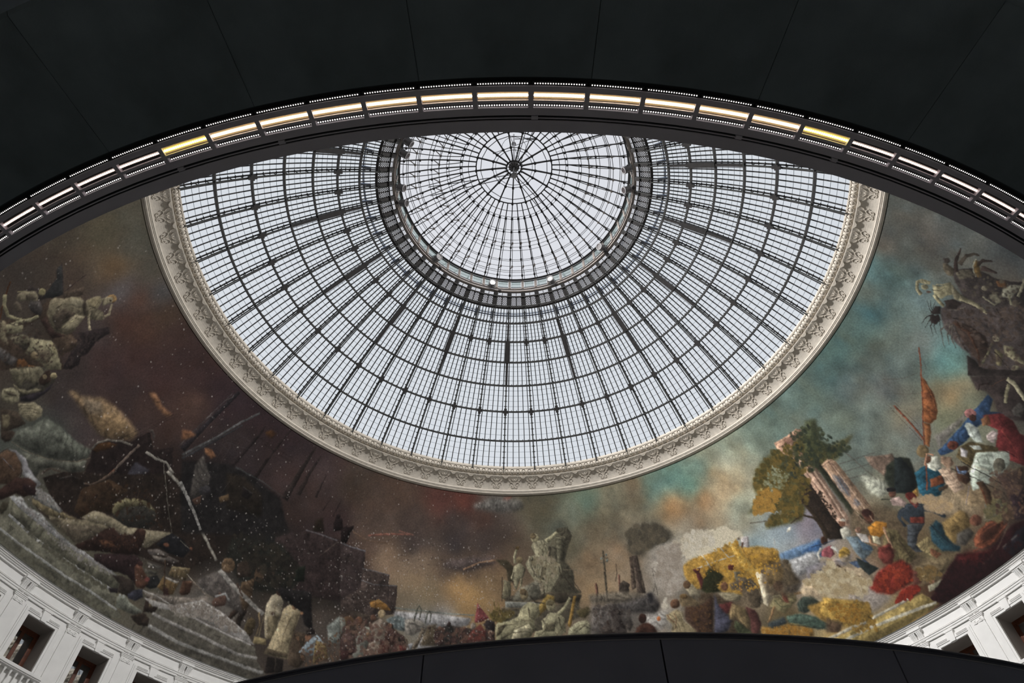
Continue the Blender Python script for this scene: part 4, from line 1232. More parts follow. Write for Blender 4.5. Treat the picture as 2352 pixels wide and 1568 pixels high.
70 60 58 9 11 -653 1275 197 -31 266 99 -2 54 -212 1 -230 -66
128 98 74 9 1 -468 1262 149 80 142 27 -3 16 -144 -28 -151 -80
112 62 50 9 5 -126 1970 91 15 -30 -57 -75 13
88 86 82 8 10 -449 1880 232 87 273 -11 27 -100 -234 -29 -250 15
124 122 122 10 4 -989 820 316 29 308 -6 -19 -65 -205 -59 -164 16 -149 -13 -85 22
96 100 94 10 1 -993 840 223 16 427 10 1 10 -428 -10 -224 -16
84 92 92 10 3 -1044 732 73 53 72 -11 40 -31 -22 -80 -94 7
108 102 94 10 3 -897 762 67 24 72 -13 54 -56 -6 -51 -59 16 -40 -44 -69 0
58 60 52 10 1 -816 762 8 104 9 30 17 -24 -5 -90 9 -1 5 92 -28 33 -16 -39 -9 -104
62 64 56 10 1 -727 751 6 90 12 24 10 -19 -2 -77 9 0 2 78 -20 28 -21 -32 -5 -92
84 74 62 10 1 -755 716 -19 -102 -50 -107 23 -14 56 109 23 106
118 118 120 10 2 -854 555 53 21 -12 -76 -32 -6
118 118 120 10 2 -740 636 32 17 133 -77 -196 -51
56 46 40 10 3 -1396 692 63 31 74 -18 85 35 97 -16 62 -24 141 -86 33 -69 -14 -65 -246 -109 -208 -50
44 38 34 10 3 -659 723 136 42 164 -11 70 -8 116 18 3 -127 -449 -72
74 64 50 10 4 -707 742 67 22 20 -187 -133 -18
120 84 40 10 2 -1198 849 63 42 79 -33 44 -42 -105 -11 -67 9
150 120 70 10 1 -1190 868 95 4 0 5 -95 -4
108 96 84 10 2 -1147 670 56 64 52 -27 33 -119 -38 -168 -98 -9 10 125
130 112 84 10 1 -1055 780 -2 -22 -12 -17 -18 -4 -17 10 -10 20 2 23 12 17 18 4 17 -10
92 92 84 10 2 -1247 545 33 58 79 7 -3 -100 -20 -127 -92 -34 31 117
104 104 94 10 1 -1135 615 -6 -16 -18 -10 -22 -1 -18 10 -7 15 6 16 18 11 22 0 18 -9
100 76 58 10 1 -1133 586 -1 -12 -9 -10 -12 -3 -11 5 -6 10 2 12 8 10 12 3 11 -5
84 62 44 9 2 -1376 660 48 39 52 -24 0 -50 -75 -21
96 66 50 10 1 -1217 678 -1 -24 -11 -17 -17 -5 -18 10 -10 21 0 24 11 18 18 5 17 -11
88 62 50 10 1 -1120 734 -1 -17 -9 -12 -14 -4 -13 7 -7 15 1 17 9 12 14 4 13 -8
56 36 34 10 3 -1350 505 92 -12 36 -65 -48 -85 -39 -22
96 96 88 10 2 -1390 669 36 -3 30 -79 -32 -59
130 120 100 8 2 -1324 587 32 -41 -3 -38 -34 3
60 34 30 10 3 -1046 555 72 -22 -8 -88 -73 -27
78 40 36 10 3 -942 539 90 4 -3 -57 -86 -21
36 32 28 10 2 -1028 710 47 -3 22 -59 89 -59 -97 -30
34 32 30 10 2 -573 734 24 54 45 -46 30 -149 -101 -17
40 32 30 10 1 -526 778 -2 -13 -7 -8 -10 -1 -9 6 -4 12 2 12 7 9 10 1 9 -7
108 54 54 10 2 -339 807 14 169 102 -124 -69 -42
84 44 38 10 3 -358 729 67 68 49 -62 4 -101 -158 -22 18 77
122 110 98 10 1 -325 775 -4 -18 -11 -12 -14 -1 -12 11 -6 17 3 19 11 12 15 1 12 -11
150 120 96 10 1 -188 725 -3 -15 -9 -10 -12 0 -9 9 -4 14 3 16 9 9 11 1 10 -9
140 112 90 10 1 -200 655 -3 -9 -8 -6 -9 0 -9 5 -3 8 3 9 8 6 10 1 8 -5
40 34 34 10 3 -268 798 34 40 59 -10 3 -90 -70 10
48 38 36 10 1 -633 588 -12 81 17 36 35 4 24 -33 2 -80
88 66 54 10 1 -598 731 -3 -15 -10 -7 -11 4 -6 14 3 16 10 7 11 -5
62 44 38 10 1 -462 607 -8 74 16 32 32 3 21 -31 0 -73
96 72 58 10 1 -425 736 -3 -14 -10 -6 -10 5 -5 13 3 13 9 7 11 -5
46 42 38 10 1 -495 591 -8 75 16 31 32 3 21 -31 0 -73
80 60 50 10 1 -459 720 -3 -13 -9 -7 -10 5 -6 13 3 14 10 6 10 -5
70 54 50 10 1 -1318 404 -27 103 16 49 45 12 35 -39 15 -104
104 80 66 10 1 -1294 595 -1 -20 -12 -12 -16 4 -10 18 2 20 12 11 15 -4
58 40 36 10 1 -1014 525 -19 93 16 43 41 8 30 -37 9 -92
96 70 56 10 1 -984 694 -2 -18 -11 -10 -13 5 -9 16 2 17 12 10 13 -4
66 62 50 10 3 387 1657 112 2 31 -87 -55 -117 -37 -105 67 -102 -3 -147 55 -59 -197 -6 -119 87 -6 352 136 17
84 80 64 10 2 379 1575 82 -8 -38 -229 -51 4
96 90 72 10 1 372 1590 94 -29 3 10 -94 30
52 46 34 10 3 -192 1383 106 -4 65 -60 13 -135 -63 -13 -14 120
92 86 66 10 2 -109 1197 63 -26 1 -159 -74 12
60 54 44 10 3 -83 1051 446 24 192 -46 -31 -62 -169 4 -119 47 -330 -20
106 106 98 10 2 -94 1005 329 -13 -3 -52 -326 6
72 66 54 10 4 -118 946 375 6 269 28 -3 -143 -301 -103 -348 5
124 118 94 10 2 84 1344 41 67 54 12 -37 83 30 54 82 -4 50 -58 -17 -54 20 -83 89 -34 6 -82 -57 -75 -56 -89 -76 -22 6 119 -62 16 -49 82
132 126 98 10 1 293 1521 56 41 57 47 -18 25 -61 -40 -60 -34
126 118 90 10 1 213 1569 -15 -22 -22 -9 -21 7 -11 21 2 27 15 22 22 9 21 -7 12 -22
84 72 52 10 1 193 1598 -7 -17 -16 -11 -18 1 -15 12 -5 18 6 17 16 11 19 -1 15 -12
84 78 60 10 1 262 1529 -35 -137 75 -58 -56 -75 5 -4 58 79 -75 60 35 133
80 74 58 10 1 122 1396 48 -96 -16 -78 7 -2 16 82 -49 97
80 74 58 10 1 353 1305 -71 -90 -21 -132 6 -1 21 131 70 88
78 72 56 10 2 226 1312 54 24 -35 -146 -38 2
118 112 88 10 2 -21 1319 53 40 51 -55 -15 -81 -38 -26 -26 -93 -25 27 0 53 -25 27
124 118 92 10 1 6 1347 -9 65 21 67 -18 6 -25 -70 4 -71
92 80 58 10 1 64 1379 -7 -19 -16 -12 -19 0 -16 12 -5 20 6 19 16 11 19 0 16 -12
84 66 40 10 1 32 1493 -3 -10 -10 -6 -12 0 -9 6 -4 10 4 10 10 6 11 -1 10 -6
110 104 80 10 1 38 1212 -6 -52 -11 -25 16 -9 15 28 8 55
96 92 78 10 4 -9 1078 51 53 75 24 52 39 61 -43 -30 -105 -87 -49 -146 15
96 88 56 10 3 -224 890 47 28 25 -51 119 54 24 -39 -95 -65 -71 24
96 82 44 10 1 -178 827 6 117 -18 79 -5 -1 12 -78 -12 -116
96 82 44 10 1 -155 839 19 93 -17 66 -4 -1 10 -64 -24 -90
92 80 44 10 1 -180 831 -28 49 -21 37 -4 -2 17 -40 23 -51
128 104 50 9 3 198 981 65 75 60 -17 -4 -65 -88 -60 -50 -49 -22 52
120 92 44 10 2 411 772 70 252 25 4 -40 -159 -33 -112
126 120 92 10 2 39 946 62 51 84 -16 9 -91 -50 -63 10 -64 -49 -88 -115 -11 -149 -14 -14 126 22 40 94 14 71 39
92 84 64 10 2 -150 790 70 14 -45 -90 -35 -26
146 138 110 10 2 -10 766 106 37 34 -39 -82 -75 -92 -25
78 70 54 10 1 37 839 95 -15 1 7 -95 15
82 76 58 10 1 -100 687 68 63 94 38 -2 6 -94 -38 -70 -65
104 92 68 10 1 101 1049 -12 -25 -20 -13 -21 5 -13 20 -1 29 12 26 21 13 21 -5 13 -21
84 70 50 10 1 92 1090 -7 -17 -16 -10 -20 0 -16 11 -6 17 7 17 16 10 20 0 16 -11
132 126 98 10 2 203 825 75 73 70 -18 45 -42 2 -116 -61 -46 -206 -1 25 62 58 11
128 120 92 10 1 328 962 -4 -31 -18 -22 -25 -4 -23 16 -11 29 3 31 18 22 26 4 22 -16
104 94 68 10 1 319 980 -8 -16 -19 -9 -22 1 -18 12 -6 17 8 16 19 10 23 -2 17 -12
128 122 94 10 1 346 855 64 62 56 89 -20 15 -57 -83 -64 -56
92 86 66 10 2 225 798 95 20 -17 -89 -81 5
128 124 98 10 2 420 745 63 45 84 16 29 -55 -9 -75 -184 1
84 78 60 10 1 455 714 49 46 70 4 0 6 -72 -4 -51 -47
88 82 62 10 1 314 689 51 60 28 62 -5 3 -28 -62 -50 -59
70 62 40 10 3 493 892 98 27 31 -43 -66 -56 -45 19
70 66 56 10 17 1044 1521 125 52 142 -40 109 -91 12 -87 -129 -28 -121 -6 -90 -45 -69 44 -17 100
58 54 46 8 13 1057 1463 129 22 61 -73 -102 -81 -94 -4
74 62 52 10 2 1011 1296 25 -6 -22 -276 -46 -16
66 56 48 10 2 1033 1304 49 -12 -3 -346 -69 16
76 68 54 10 1 784 1399 -21 -230 -19 -273 19 -1 18 273 19 229
82 76 62 10 1 756 1329 70 -12 1 8 -70 12
82 76 62 10 1 750 1283 70 8 -1 8 -70 -8
100 108 102 10 1 774 1327 -3 -6 -5 -4 -5 1 -4 5 -1 8 3 6 5 4 6 -1 4 -5
100 108 102 10 1 823 1351 -3 -6 -5 -4 -6 1 -3 5 -1 8 3 6 5 4 6 -1 4 -5
100 108 102 10 1 822 1300 -3 -7 -6 -3 -5 1 -4 5 0 7 3 7 5 3 6 -1 3 -5
90 78 64 6 1 752 1308 -118 -49 -109 -53 1 -2 109 53 118 49
90 78 64 6 1 826 1320 60 -93 61 -80 2 2 -61 80 -60 92
90 62 50 10 1 675 1117 -8 -171 24 0 3 170
96 64 54 10 1 882 1161 -17 -156 17 -2 15 156
62 54 46 10 2 877 1070 43 31 46 -50 -17 -23 -10 -116 -91 32
90 82 70 10 7 604 1022 243 -13 186 -52 8 -80 -211 31 -212 34
54 48 42 9 1 1176 1144 63 11 -2 -224 5 0 2 225 -69 -7
54 48 42 9 1 1173 1147 -7 -236 5 0 7 236
54 48 42 8 1 1166 1081 71 7 0 4 -71 -8
54 48 42 8 1 1160 1029 82 4 0 4 -82 -4
158 150 138 8 22 1275 1322 223 -17 -120 -389 -116 -18 -67 124 -10 162
66 62 60 10 9 1051 927 77 20 46 -115 -41 -80 -112 27 -201 66 -109 70 191 -8
42 40 42 10 4 1085 945 42 -4 -7 -83 -36 -4
84 78 74 10 12 618 942 206 -72 102 -97 -136 -127 -203 30
150 146 140 8 10 994 759 72 9 139 -9 5 -77 -86 -79 -71 41
176 100 56 10 1 1148 706 -5 -12 -10 -6 -9 3 -6 9 -1 14 6 12 10 6 9 -2 6 -10
38 32 30 10 3 760 842 53 36 53 -42 -24 -72 26 -56 -1 -76 -100 18 17 111
58 36 28 10 3 955 678 52 27 44 -10 37 -46 10 -63 -175 38
50 32 26 10 1 1039 733 -13 -22 -20 -10 -18 7 -11 19 0 26 13 22 20 10 19 -7 11 -20
50 42 38 10 3 685 726 49 18 40 -45 -7 -49 -101 16
48 38 34 10 1 757 753 -6 -12 -10 -7 -11 2 -8 9 -2 14 5 13 11 6 11 -1 8 -10
56 50 46 9 3 874 745 41 30 11 -66 -32 -56 -30 30
126 112 84 10 3 1185 726 75 18 48 -39 -27 -168 -86 25 28 78
92 64 46 10 1 1321 791 -13 -22 -21 -10 -22 7 -14 19 -1 26 13 22 21 10 22 -6 14 -20
66 54 40 10 4 1493 830 100 -20 127 -175 141 -111 -31 -165 -438 151 58 220
166 126 52 10 4 1517 1131 153 -12 125 25 125 22 -8 -88 147 -54 126 -93 -26 -148 17 -51 -58 -43 -200 -7 -173 28 -164 147 -130 16 -35 158 20 68
186 148 66 10 3 1841 1186 79 -20 5 -124 42 -167 86 -54 -92 -30 -73 91 -26 144
138 102 40 8 6 1920 1030 232 -111 -5 -101 -162 35
128 94 40 8 6 1504 1046 163 -15 51 -167 -161 2
178 136 56 9 4 2076 810 111 -55 -42 -65 -82 25
176 172 160 10 1 1766 1154 50 -159 7 3 -49 158
168 164 150 10 1 1529 1032 211 3 122 -11 1 8 -123 12 -211 -2
168 164 150 10 1 1602 1158 38 -156 6 2 -37 156
80 40 36 10 2 1496 1041 67 -8 -17 -31 15 -123 -48 -27 3 145
40 42 24 10 3 1578 975 51 26 72 -71 15 -36 -82 -41 19 -65 -112 26 -28 38
56 38 32 10 3 1938 1173 27 -5 -14 -32 -18 9
160 152 150 10 2 1962 1161 60 -28 -27 -93 -35 17 -8 48
96 64 50 10 2 1952 1105 14 -6 -23 -35 -10 5
84 40 34 10 1 1822 936 -10 -11 -16 -3 -16 6 -10 14 0 16 10 11 16 3 17 -7 10 -14
100 92 72 10 2 1795 906 55 -16 -8 -76 -29 -60 -21 52
84 72 56 10 3 1845 842 65 -43 28 -98 2 -99 -67 -42 -62 40 -14 146 -58 24 -10 47
116 84 56 10 1 1817 824 -18 -51 -1 -44 12 0 3 41 18 49
190 176 146 10 2 1952 838 69 -31 -12 -95 15 -92 -42 -9 -38 -67 -24 38 24 116
70 56 42 10 1 2032 809 -8 -8 -12 -2 -13 6 -8 11 0 12 9 8 12 2 13 -6 8 -11
114 102 78 10 3 2186 813 49 -40 -21 -75 17 -108 -46 -18 -70 48 3 69
84 74 56 10 1 2219 803 -9 -10 -13 -3 -13 6 -6 13 2 15 9 10 14 3 12 -7 6 -12
130 116 86 10 3 1224 739 62 12 42 -41 -16 -66 61 -60 30 -78 -188 53 18 79 -45 54
84 58 42 10 1 1311 793 -11 -18 -19 -8 -20 5 -13 17 -1 23 11 19 20 8 19 -6 13 -17
134 124 100 10 3 1393 906 62 24 41 -87 1 -43 -73 24
88 66 46 10 1 1447 921 -12 -19 -19 -7 -18 5 -11 18 0 22 11 19 19 8 19 -6 11 -18
100 84 60 10 3 1319 827 63 39 51 -59 37 -55 -20 -22 -121 37
90 70 42 10 1 1397 832 -9 -10 -18 -3 -20 6 -14 12 -3 15 9 11 19 3 20 -7 13 -12
62 44 34 10 4 1354 759 108 -33 119 45 -85 -294 -93 29 -76 148
128 118 92 10 3 1631 782 80 -16 84 -62 -24 -32 -39 1 -65 38
112 76 52 10 1 1722 809 -12 -19 -19 -7 -17 6 -10 19 1 23 13 19 19 8 17 -7 10 -19
84 40 38 10 3 1608 690 101 -9 7 -58 -85 -25 -50 45
62 62 76 10 4 1601 793 3 -115 61 -134 -45 -67 -68 -21 -46 15
110 92 62 10 3 1705 669 79 -73 5 -99 -35 -68 -29 65 -29 66 -42 -12 4 54
60 64 44 10 3 1688 535 66 -106 42 -60 -120 47 -15 74
74 44 40 10 3 1788 609 59 -52 11 -114 -51 -78 -39 31 25 114
118 108 74 10 3 1999 589 86 -11 84 -12 -13 -63 -61 -26 -61 -27 -51 63 -28 26
128 100 66 10 1 2151 549 88 -28 62 -57 9 11 -63 61 -90 33
120 92 60 10 1 1980 532 -46 -62 -38 -39 10 -12 39 38 50 62
84 44 34 10 1 2108 644 -16 -19 -23 -5 -21 10 -12 22 2 25 16 20 23 5 22 -10 12 -22
96 50 38 10 3 2077 624 29 -56 -13 -63 -33 43
52 60 52 10 3 2146 480 51 30 67 -20 37 -87 -9 -49 -56 42 -65 -9 -37 31
66 84 72 10 3 2036 422 103 -21 94 -71 52 -79 -18 -43 -126 72 -101 86
58 66 68 10 4 1901 425 124 1 4 -55 -76 -8 -66 -13
110 66 50 10 1 2369 360 -8 -17 -21 -12 -28 -2 -22 9 -10 17 8 17 21 12 28 2 23 -9
104 68 44 10 1 2351 182 -20 -14 -26 1 -22 17 -9 26 7 26 20 15 26 -1 22 -18 9 -26
134 102 46 10 4 2200 427 121 -7 100 -53 130 -98 -58 -124 -100 78 -108 28 -52 79
142 106 50 10 4 1849 419 83 -47 118 -11 131 -99 -23 -61 -245 118 -83 40
118 88 42 8 5 2283 332 229 -146 -33 -72 -120 114
90 118 150 10 4 2180 889 122 -6 207 -31 -26 -72 -123 -2 -119 36 -66 34
56 92 140 10 3 2328 825 175 16 -39 -123 -47 13 2 57
158 158 158 9 4 2235 802 136 -1 80 -31 -36 -95 -110 -10 -80 -1 -16 51
184 182 172 8 1 2227 662 42 35 -3 4 -42 -35
184 182 172 8 1 2296 641 32 39 -4 3 -32 -39
168 148 118 9 6 2216 584 228 -38 213 -70 -96 -186 -240 130 -125 118
116 118 128 7 4 2109 637 169 -29 121 34 -131 -57 -131 -4
140 72 78 10 2 2477 769 80 -5 -15 -77 -42 -4 -46 41
182 180 170 10 1 2540 748 20 -39 9 -33 18 5 -8 36 -18 42
170 166 156 10 1 2477 789 -46 -35 -7 -44 16 -3 7 34 42 29
66 42 30 10 1 2552 803 -14 -14 -18 -2 -15 9 -7 18 5 20 14 14 18 2 15 -9 7 -18
150 112 62 10 3 2474 684 61 -36 26 -100 17 -66 -49 29 -43 95
84 74 50 10 2 2451 640 50 -57 37 -105 -91 -3 -60 61
158 124 50 10 1 2640 626 -24 -25 -27 -8 -22 14 -8 29 9 35 23 26 29 7 22 -14 7 -30
84 80 46 10 7 2341 1597 122 45 130 6 109 16 166 2 49 -132 47 -130 237 -50 -242 -67 -121 35 -153 -92 -103 -73 -123 -116 -136 39 -160 46 75 43 137 5 -53 101 -233 28 145 64 19 134
128 106 54 8 10 2297 1476 160 20 124 -80 -112 -129 -168 0 -157 15 96 76
148 112 56 7 9 2195 1346 131 -16 11 -78 -150 28
60 64 40 9 7 2957 1690 93 -46 -96 -141 64 -144 -140 52 -140 15
44 50 40 9 9 2662 1570 90 -125 -92 -169 -86 86 -12 156
52 44 32 9 8 2614 1336 109 -133 -82 -167 -11 -103 -78 132 -29 130
150 148 120 8 1 2503 1395 -11 -11 -13 -2 -11 7 -3 12 5 15 11 10 13 2 10 -7 3 -12
140 142 116 8 1 2397 1359 -9 -6 -13 0 -11 7 -6 11 1 11 9 6 13 0 11 -7 7 -11
42 34 28 10 3 2588 1296 110 -47 -8 -219 16 -120 -35 -163 -105 54 -6 123 0 109 -17 150
50 40 30 10 1 2584 816 4 170 -25 166 -12 74 -17 -1 3 -77 16 -163 -12 -167
50 40 30 10 1 2587 932 -31 87 -71 70 -117 -17 1 -9 111 12 60 -67 24 -84
60 46 34 8 1 2436 1143 -151 17 -206 67 -1 -5 206 -69 150 -19
182 146 122 10 2 2677 1529 58 -26 54 -69 -20 -567 -26 -62 -60 67 -11 88
132 100 84 9 1 2699 1511 -11 -605 6 0 12 605
132 100 84 9 1 2734 1486 -16 -614 7 1 16 613
206 174 148 9 1 2716 1499 -10 -605 6 0 11 605
206 174 148 9 1 2759 1469 -17 -599 6 0 17 598
178 142 112 10 2 2829 1329 83 11 31 -54 7 -550 -69 -28 -54 12 -11 100
136 104 88 9 1 2855 1321 -20 -543 7 0 22 543
136 104 88 9 1 2905 1298 -12 -548 6 0 13 548
84 94 108 8 4 2852 1224 50 -67 -2 -97 -28 -77 -36 83 5 66
84 94 108 7 4 2890 970 18 -69 -44 -8 -8 47
44 46 34 10 3 2781 1424 53 -69 0 -117 0 -350 -36 -15 -8 226 1 200
186 144 116 10 2 2621 1706 134 -17 101 2 31 -41 -42 -30 -89 -10 -3 -44 12 -84 24 -48 -99 71 -56 70 -22 76
136 98 80 9 3 2718 1684 113 -22 22 -32 -89 -10 -103 12
112 92 78 10 3 3140 1167 170 -123 -25 -92 -118 -9 -36 144
38 42 34 10 3 3124 923 97 86 106 -9 55 -66 -44 -113 -37 -77 -84 -8 -76 105
176 178 158 10 9 3023 1076 78 -78 46 -80 -35 -81 -68 14 -42 88
70 62 56 9 1 2955 1244 264 -105 2 3 -265 106
70 62 56 9 1 2922 1183 231 -88 1 3 -231 88
70 62 56 9 1 2939 1112 125 -56 1 3 -124 56
80 68 60 9 1 3034 1344 69 -377 3 1 -67 376
168 146 112 8 11 3192 704 138 -52 158 -116 69 -152 -48 -30 -110 72 -141 132 -71 72
150 124 88 7 10 3482 529 135 -75 31 -105 -94 1 -83 75
96 82 62 8 9 2823 910 216 -136 81 -168 -112 -167 67 -146 192 -49 75 11 56 -139 -317 10 -163 88 -112 193 -73 197 10 201
128 110 78 8 7 2756 318 319 -25 181 -64 -155 -71 -162 18 -139 21
178 156 124 9 7 2215 601 253 40 203 -148 38 -97 -89 -42 -158 42 -180 96
120 116 124 7 6 2309 704 132 -22 229 -63 -94 -42 -174 25 -112 11
156 146 140 7 7 2481 434 148 -62 113 -163 -144 -31 -128 47 -88 142
84 70 52 8 8 2043 865 160 -27 40 -226 -102 -75 -154 72 -18 135
150 118 52 10 4 2328 444 203 -135 60 -57 -36 -165 -127 44 -133 137 -29 86
74 60 46 8 5 2286 297 94 -83 -46 -58 -89 43
112 74 56 10 1 2728 848 -12 -11 -15 -1 -12 8 -5 15 4 16 12 11 15 1 13 -8 4 -15
184 180 162 10 2 2669 828 47 -5 18 -52 -31 -32 -55 11
100 116 124 10 3 2676 757 77 -38 26 -158 -83 -21 -17 74
70 92 110 10 2 2742 701 50 -98 1 -39 -60 40
140 104 84 10 1 2799 740 -11 -9 -14 -1 -12 8 -5 14 3 14 11 10 15 0 11 -8 5 -14
176 168 160 10 2 2755 744 55 -51 -7 -72 -46 44
90 56 42 10 1 2919 756 -24 -14 -24 2 -17 17 -1 27 15 25 24 14 25 -2 16 -18 1 -26
72 40 34 10 1 2926 793 -15 -9 -20 3 -20 14 -9 20 3 18 15 9 21 -3 19 -14 10 -20
166 108 34 10 2 2847 732 74 -1 53 -52 -40 -61 -59 4 -45 44
196 184 150 10 2 2839 660 36 -38 -19 -51 -36 38
100 88 58 10 3 2942 651 60 -57 6 -155 8 -79 -86 -12 -93 75 6 107 52 65
170 128 92 10 1 2922 649 -9 -70 -15 -64 11 -3 17 64 9 71
160 116 84 10 1 2815 675 -19 -55 33 -50 10 8 -30 44 19 47
62 76 98 10 2 2604 585 106 -42 17 -73 -91 45
40 46 44 10 2 2663 586 45 -67 56 -85 -84 -8 -27 78
44 52 60 10 2 3086 698 78 3 84 -57 50 -81 24 -97 -19 -9 -36 81 -40 46 -52 -73 -78 62 -13 87 -17 -25 9 -59 -22 4 0 90
112 44 38 10 2 3194 756 40 -14 8 -40 -21 -61 -28 -3 -7 58
108 46 36 10 2 3126 614 78 -62 -23 -33 -78 62
56 60 64 10 2 3081 585 94 -74 -65 -24 -59 -55 51 -62 5 -28 -83 49 -21 76
34 60 70 10 3 3187 477 66 9 13 -48 -13 -148 26 -44 -23 -17 -89 67 -20 89
124 100 58 10 3 3271 446 140 -5 24 -46 -24 -77 -112 -28 -46 0 -11 82
70 66 60 10 3 3306 332 79 -17 7 -53 -86 -26 -43 35
132 116 78 10 2 3051 432 94 3 7 -127 -51 -10 -41 78
110 70 48 10 2 3117 358 40 -77 -46 -2 -15 47
100 62 46 10 1 3479 295 -19 -12 -23 3 -19 16 -8 24 8 22 19 12 23 -2 19 -17 7 -24
96 92 74 9 4 3571 371 90 -35 -24 -98 -80 1 -79 45
110 60 40 10 1 3574 210 -19 -38 -54 -27 -69 -6 -58 18 -26 36 18 41 55 28 71 5 58 -20
70 40 30 10 1 3557 216 -13 -24 -38 -17 -48 -4 -40 12 -17 22 13 26 38 18 49 3 40 -13
190 120 84 10 1 3408 237 -6 -4 -5 -1 -5 4 -1 6 2 6 6 4 6 1 4 -4 1 -6
124 66 46 10 1 3320 174 124 -29 137 34 -1 7 -137 -34 -121 30
120 40 30 10 4 2727 409 89 16 102 -20 28 -68 1 -72 -53 -35 -75 1 -68 -4 -86 64 -28 53
152 60 40 7 6 2832 414 71 -72 -23 -80 -65 43
128 42 32 10 3 2819 231 99 -17 12 -54 -100 -28 -78 14 -16 21 48 40
92 52 42 10 3 2941 292 57 -15 -49 -84 -57 14
108 92 66 10 3 2977 315 88 -38 81 -82 -95 -48 -71 25 -11 55
176 158 110 10 1 2984 263 -6 -4 -8 0 -6 4 -4 8 2 7 5 5 8 0 7 -5 3 -7
176 158 110 10 1 3005 225 -6 -4 -7 0 -7 4 -3 8 1 7 6 4 7 0 7 -4 3 -8
170 146 96 10 1 2978 220 -5 -4 -7 -1 -6 4 -2 7 1 7 5 5 7 0 6 -4 3 -7
140 96 70 10 1 3023 154 -7 -5 -11 0 -9 6 -5 10 2 10 7 6 11 0 9 -7 5 -10
96 42 36 10 3 2829 565 82 -20 6 -66 -68 -76 -45 42 -7 66
38 18 20 10 3 3076 152 155 72 167 -108 204 36 81 -27 -110 -141 -292 21 -282 -3 -60 61 68 45
84 28 26 7 9 3221 209 79 -14 150 -98 -120 -18 -115 88
28 24 30 10 2 3477 75 123 33 61 -9 -73 -94 -96 2
108 104 92 9 1 3471 78 113 6 0 6 -114 -7
96 80 66 9 1 3598 180 -149 -81 -125 -25 1 -4 126 25 149 80
150 144 118 10 2 2971 156 100 -12 -64 -36 -48 9
150 128 72 10 1 2261 133 286 4 200 0 169 -3 60 -118 -484 -25 -165 97
172 166 146 10 1 2564 141 188 -5 87 3 -1 20 -86 -3 -188 5
172 166 146 10 1 2349 80 189 5 197 -21 228 -40 4 21 -229 41 -199 21 -191 -4
168 160 138 10 1 2246 136 160 7 110 -12 2 21 -111 12 -162 -7
112 94 50 8 1 2763 47 3 -35 3 0 -3 35
112 94 50 8 1 2654 122 3 -36 3 0 -3 36
66 58 56 10 3 4365 1402 72 -57 62 -99 11 -121 91 -79 68 -127 -373 -217 -181 252 88 129 2 97 48 137 59 59
54 42 36 10 2 4325 1289 40 -111 -7 -134 -76 -79 -92 41 47 125 36 89
50 44 42 10 1 4628 1426 37 -24 54 -90 7 -93 -6 -61 28 -106 39 -81 -145 -65 -60 131 -61 156 -13 95 50 73
84 78 64 10 1 4638 1405 36 -24 29 -62 -21 -32 -40 33 -36 47
48 38 34 10 0 4651 1391 66 28 55 -1 42 5 -1 9 -42 3 -61 9 -74 -21
56 50 42 10 0 4697 1387 70 -18 36 -40 8 -36 11 0 -2 43 -39 54 -75 29
44 36 32 10 0 4746 1275 38 -13 25 -59 11 3 -18 67 -41 30
50 40 36 10 0 4723 1259 15 -43 12 -62 13 0 1 63 -2 46
84 66 36 10 1 4763 1322 21 -22 -90 -63 -17 23 15 31
140 138 118 10 0 4789 1313 -49 7 -36 -16 -33 -28 4 -4 32 27 34 15 47 -7
46 40 36 10 1 4694 1517 20 -30 -17 -18 -24 10 -4 24
78 70 56 10 1 4666 1508 7 -29 -18 -56 -43 -16 -13 39 23 46
122 116 88 10 1 4488 1523 16 -58 49 -31 11 -21 -74 -44 -22 29 -45 32 4 54
124 118 90 10 0 4508 1541 -17 61 -36 39 -63 -26 -21 -46 24 -10 17 38 41 17 10 -22 15 -56
122 116 88 10 0 4415 1490 -25 -52 -13 -48 20 -6 16 44 27 50
126 120 92 10 1 4450 1538 -14 3 -10 13 -3 17 5 14 13 7 14 -4 10 -13 3 -16 -5 -15
72 52 42 10 1 4435 1507 -6 2 -6 7 -6 10 -2 9 3 5 5 -2 7 -7 5 -10 2 -9
100 94 74 10 1 4558 1411 -31 -64 -14 -69 -37 21 -12 46 44 38
112 106 82 10 0 4474 1317 16 -81 2 -75 -7 -48 16 -4 13 49 5 78 -11 84
46 38 34 10 1 4419 1402 44 -45 8 -73 -58 23 -24 54
40 34 32 10 0 4307 1424 10 39 46 51 -2 1 -49 -49 -13 -39
40 34 32 10 0 4310 1418 31 50 37 19 -1 2 -40 -17 -34 -50
40 34 32 10 0 4331 1396 9 51 50 6 -1 2 -53 -4 -13 -53
40 34 32 10 1 4291 1446 66 -7 18 -32 -47 -23
40 34 32 10 0 4302 1426 -39 36 -72 9 0 -3 70 -12 33 -37
40 34 32 10 0 4290 1430 -53 5 -59 0 0 -2 58 -5 53 -8
40 34 32 10 0 4286 1422 -76 -15 -47 -50 2 -1 48 45 76 11
40 34 32 10 0 4292 1412 -69 -26 -36 -43 2 -2 37 40 70 21
40 34 32 10 0 4301 1403 -31 -39 -36 -29 2 -2 39 27 34 36
38 32 30 10 2 4272 1443 47 -44 -27 -34 -51 14 -3 39
74 68 62 10 0 4309 1312 -81 23 -91 -85 2 -2 92 79 74 -27
78 72 64 10 0 4301 1297 -78 -19 -52 -48 3 -2 53 42 78 14
74 68 62 10 0 4301 1285 -83 -44 -40 -62 3 -2 44 57 83 36
70 64 60 10 0 4291 1270 -62 -82 -27 -97 5 -2 35 92 68 74
58 38 28 10 0 4316 1281 -10 -125 -74 -120 -66 -54 6 -7 72 51 83 121 18 129
62 42 30 10 0 4309 1159 39 -29 22 -66 2 1 -21 66 -39 32
62 42 30 10 0 4280 1103 42 -54 13 -50 2 0 -13 51 -41 55
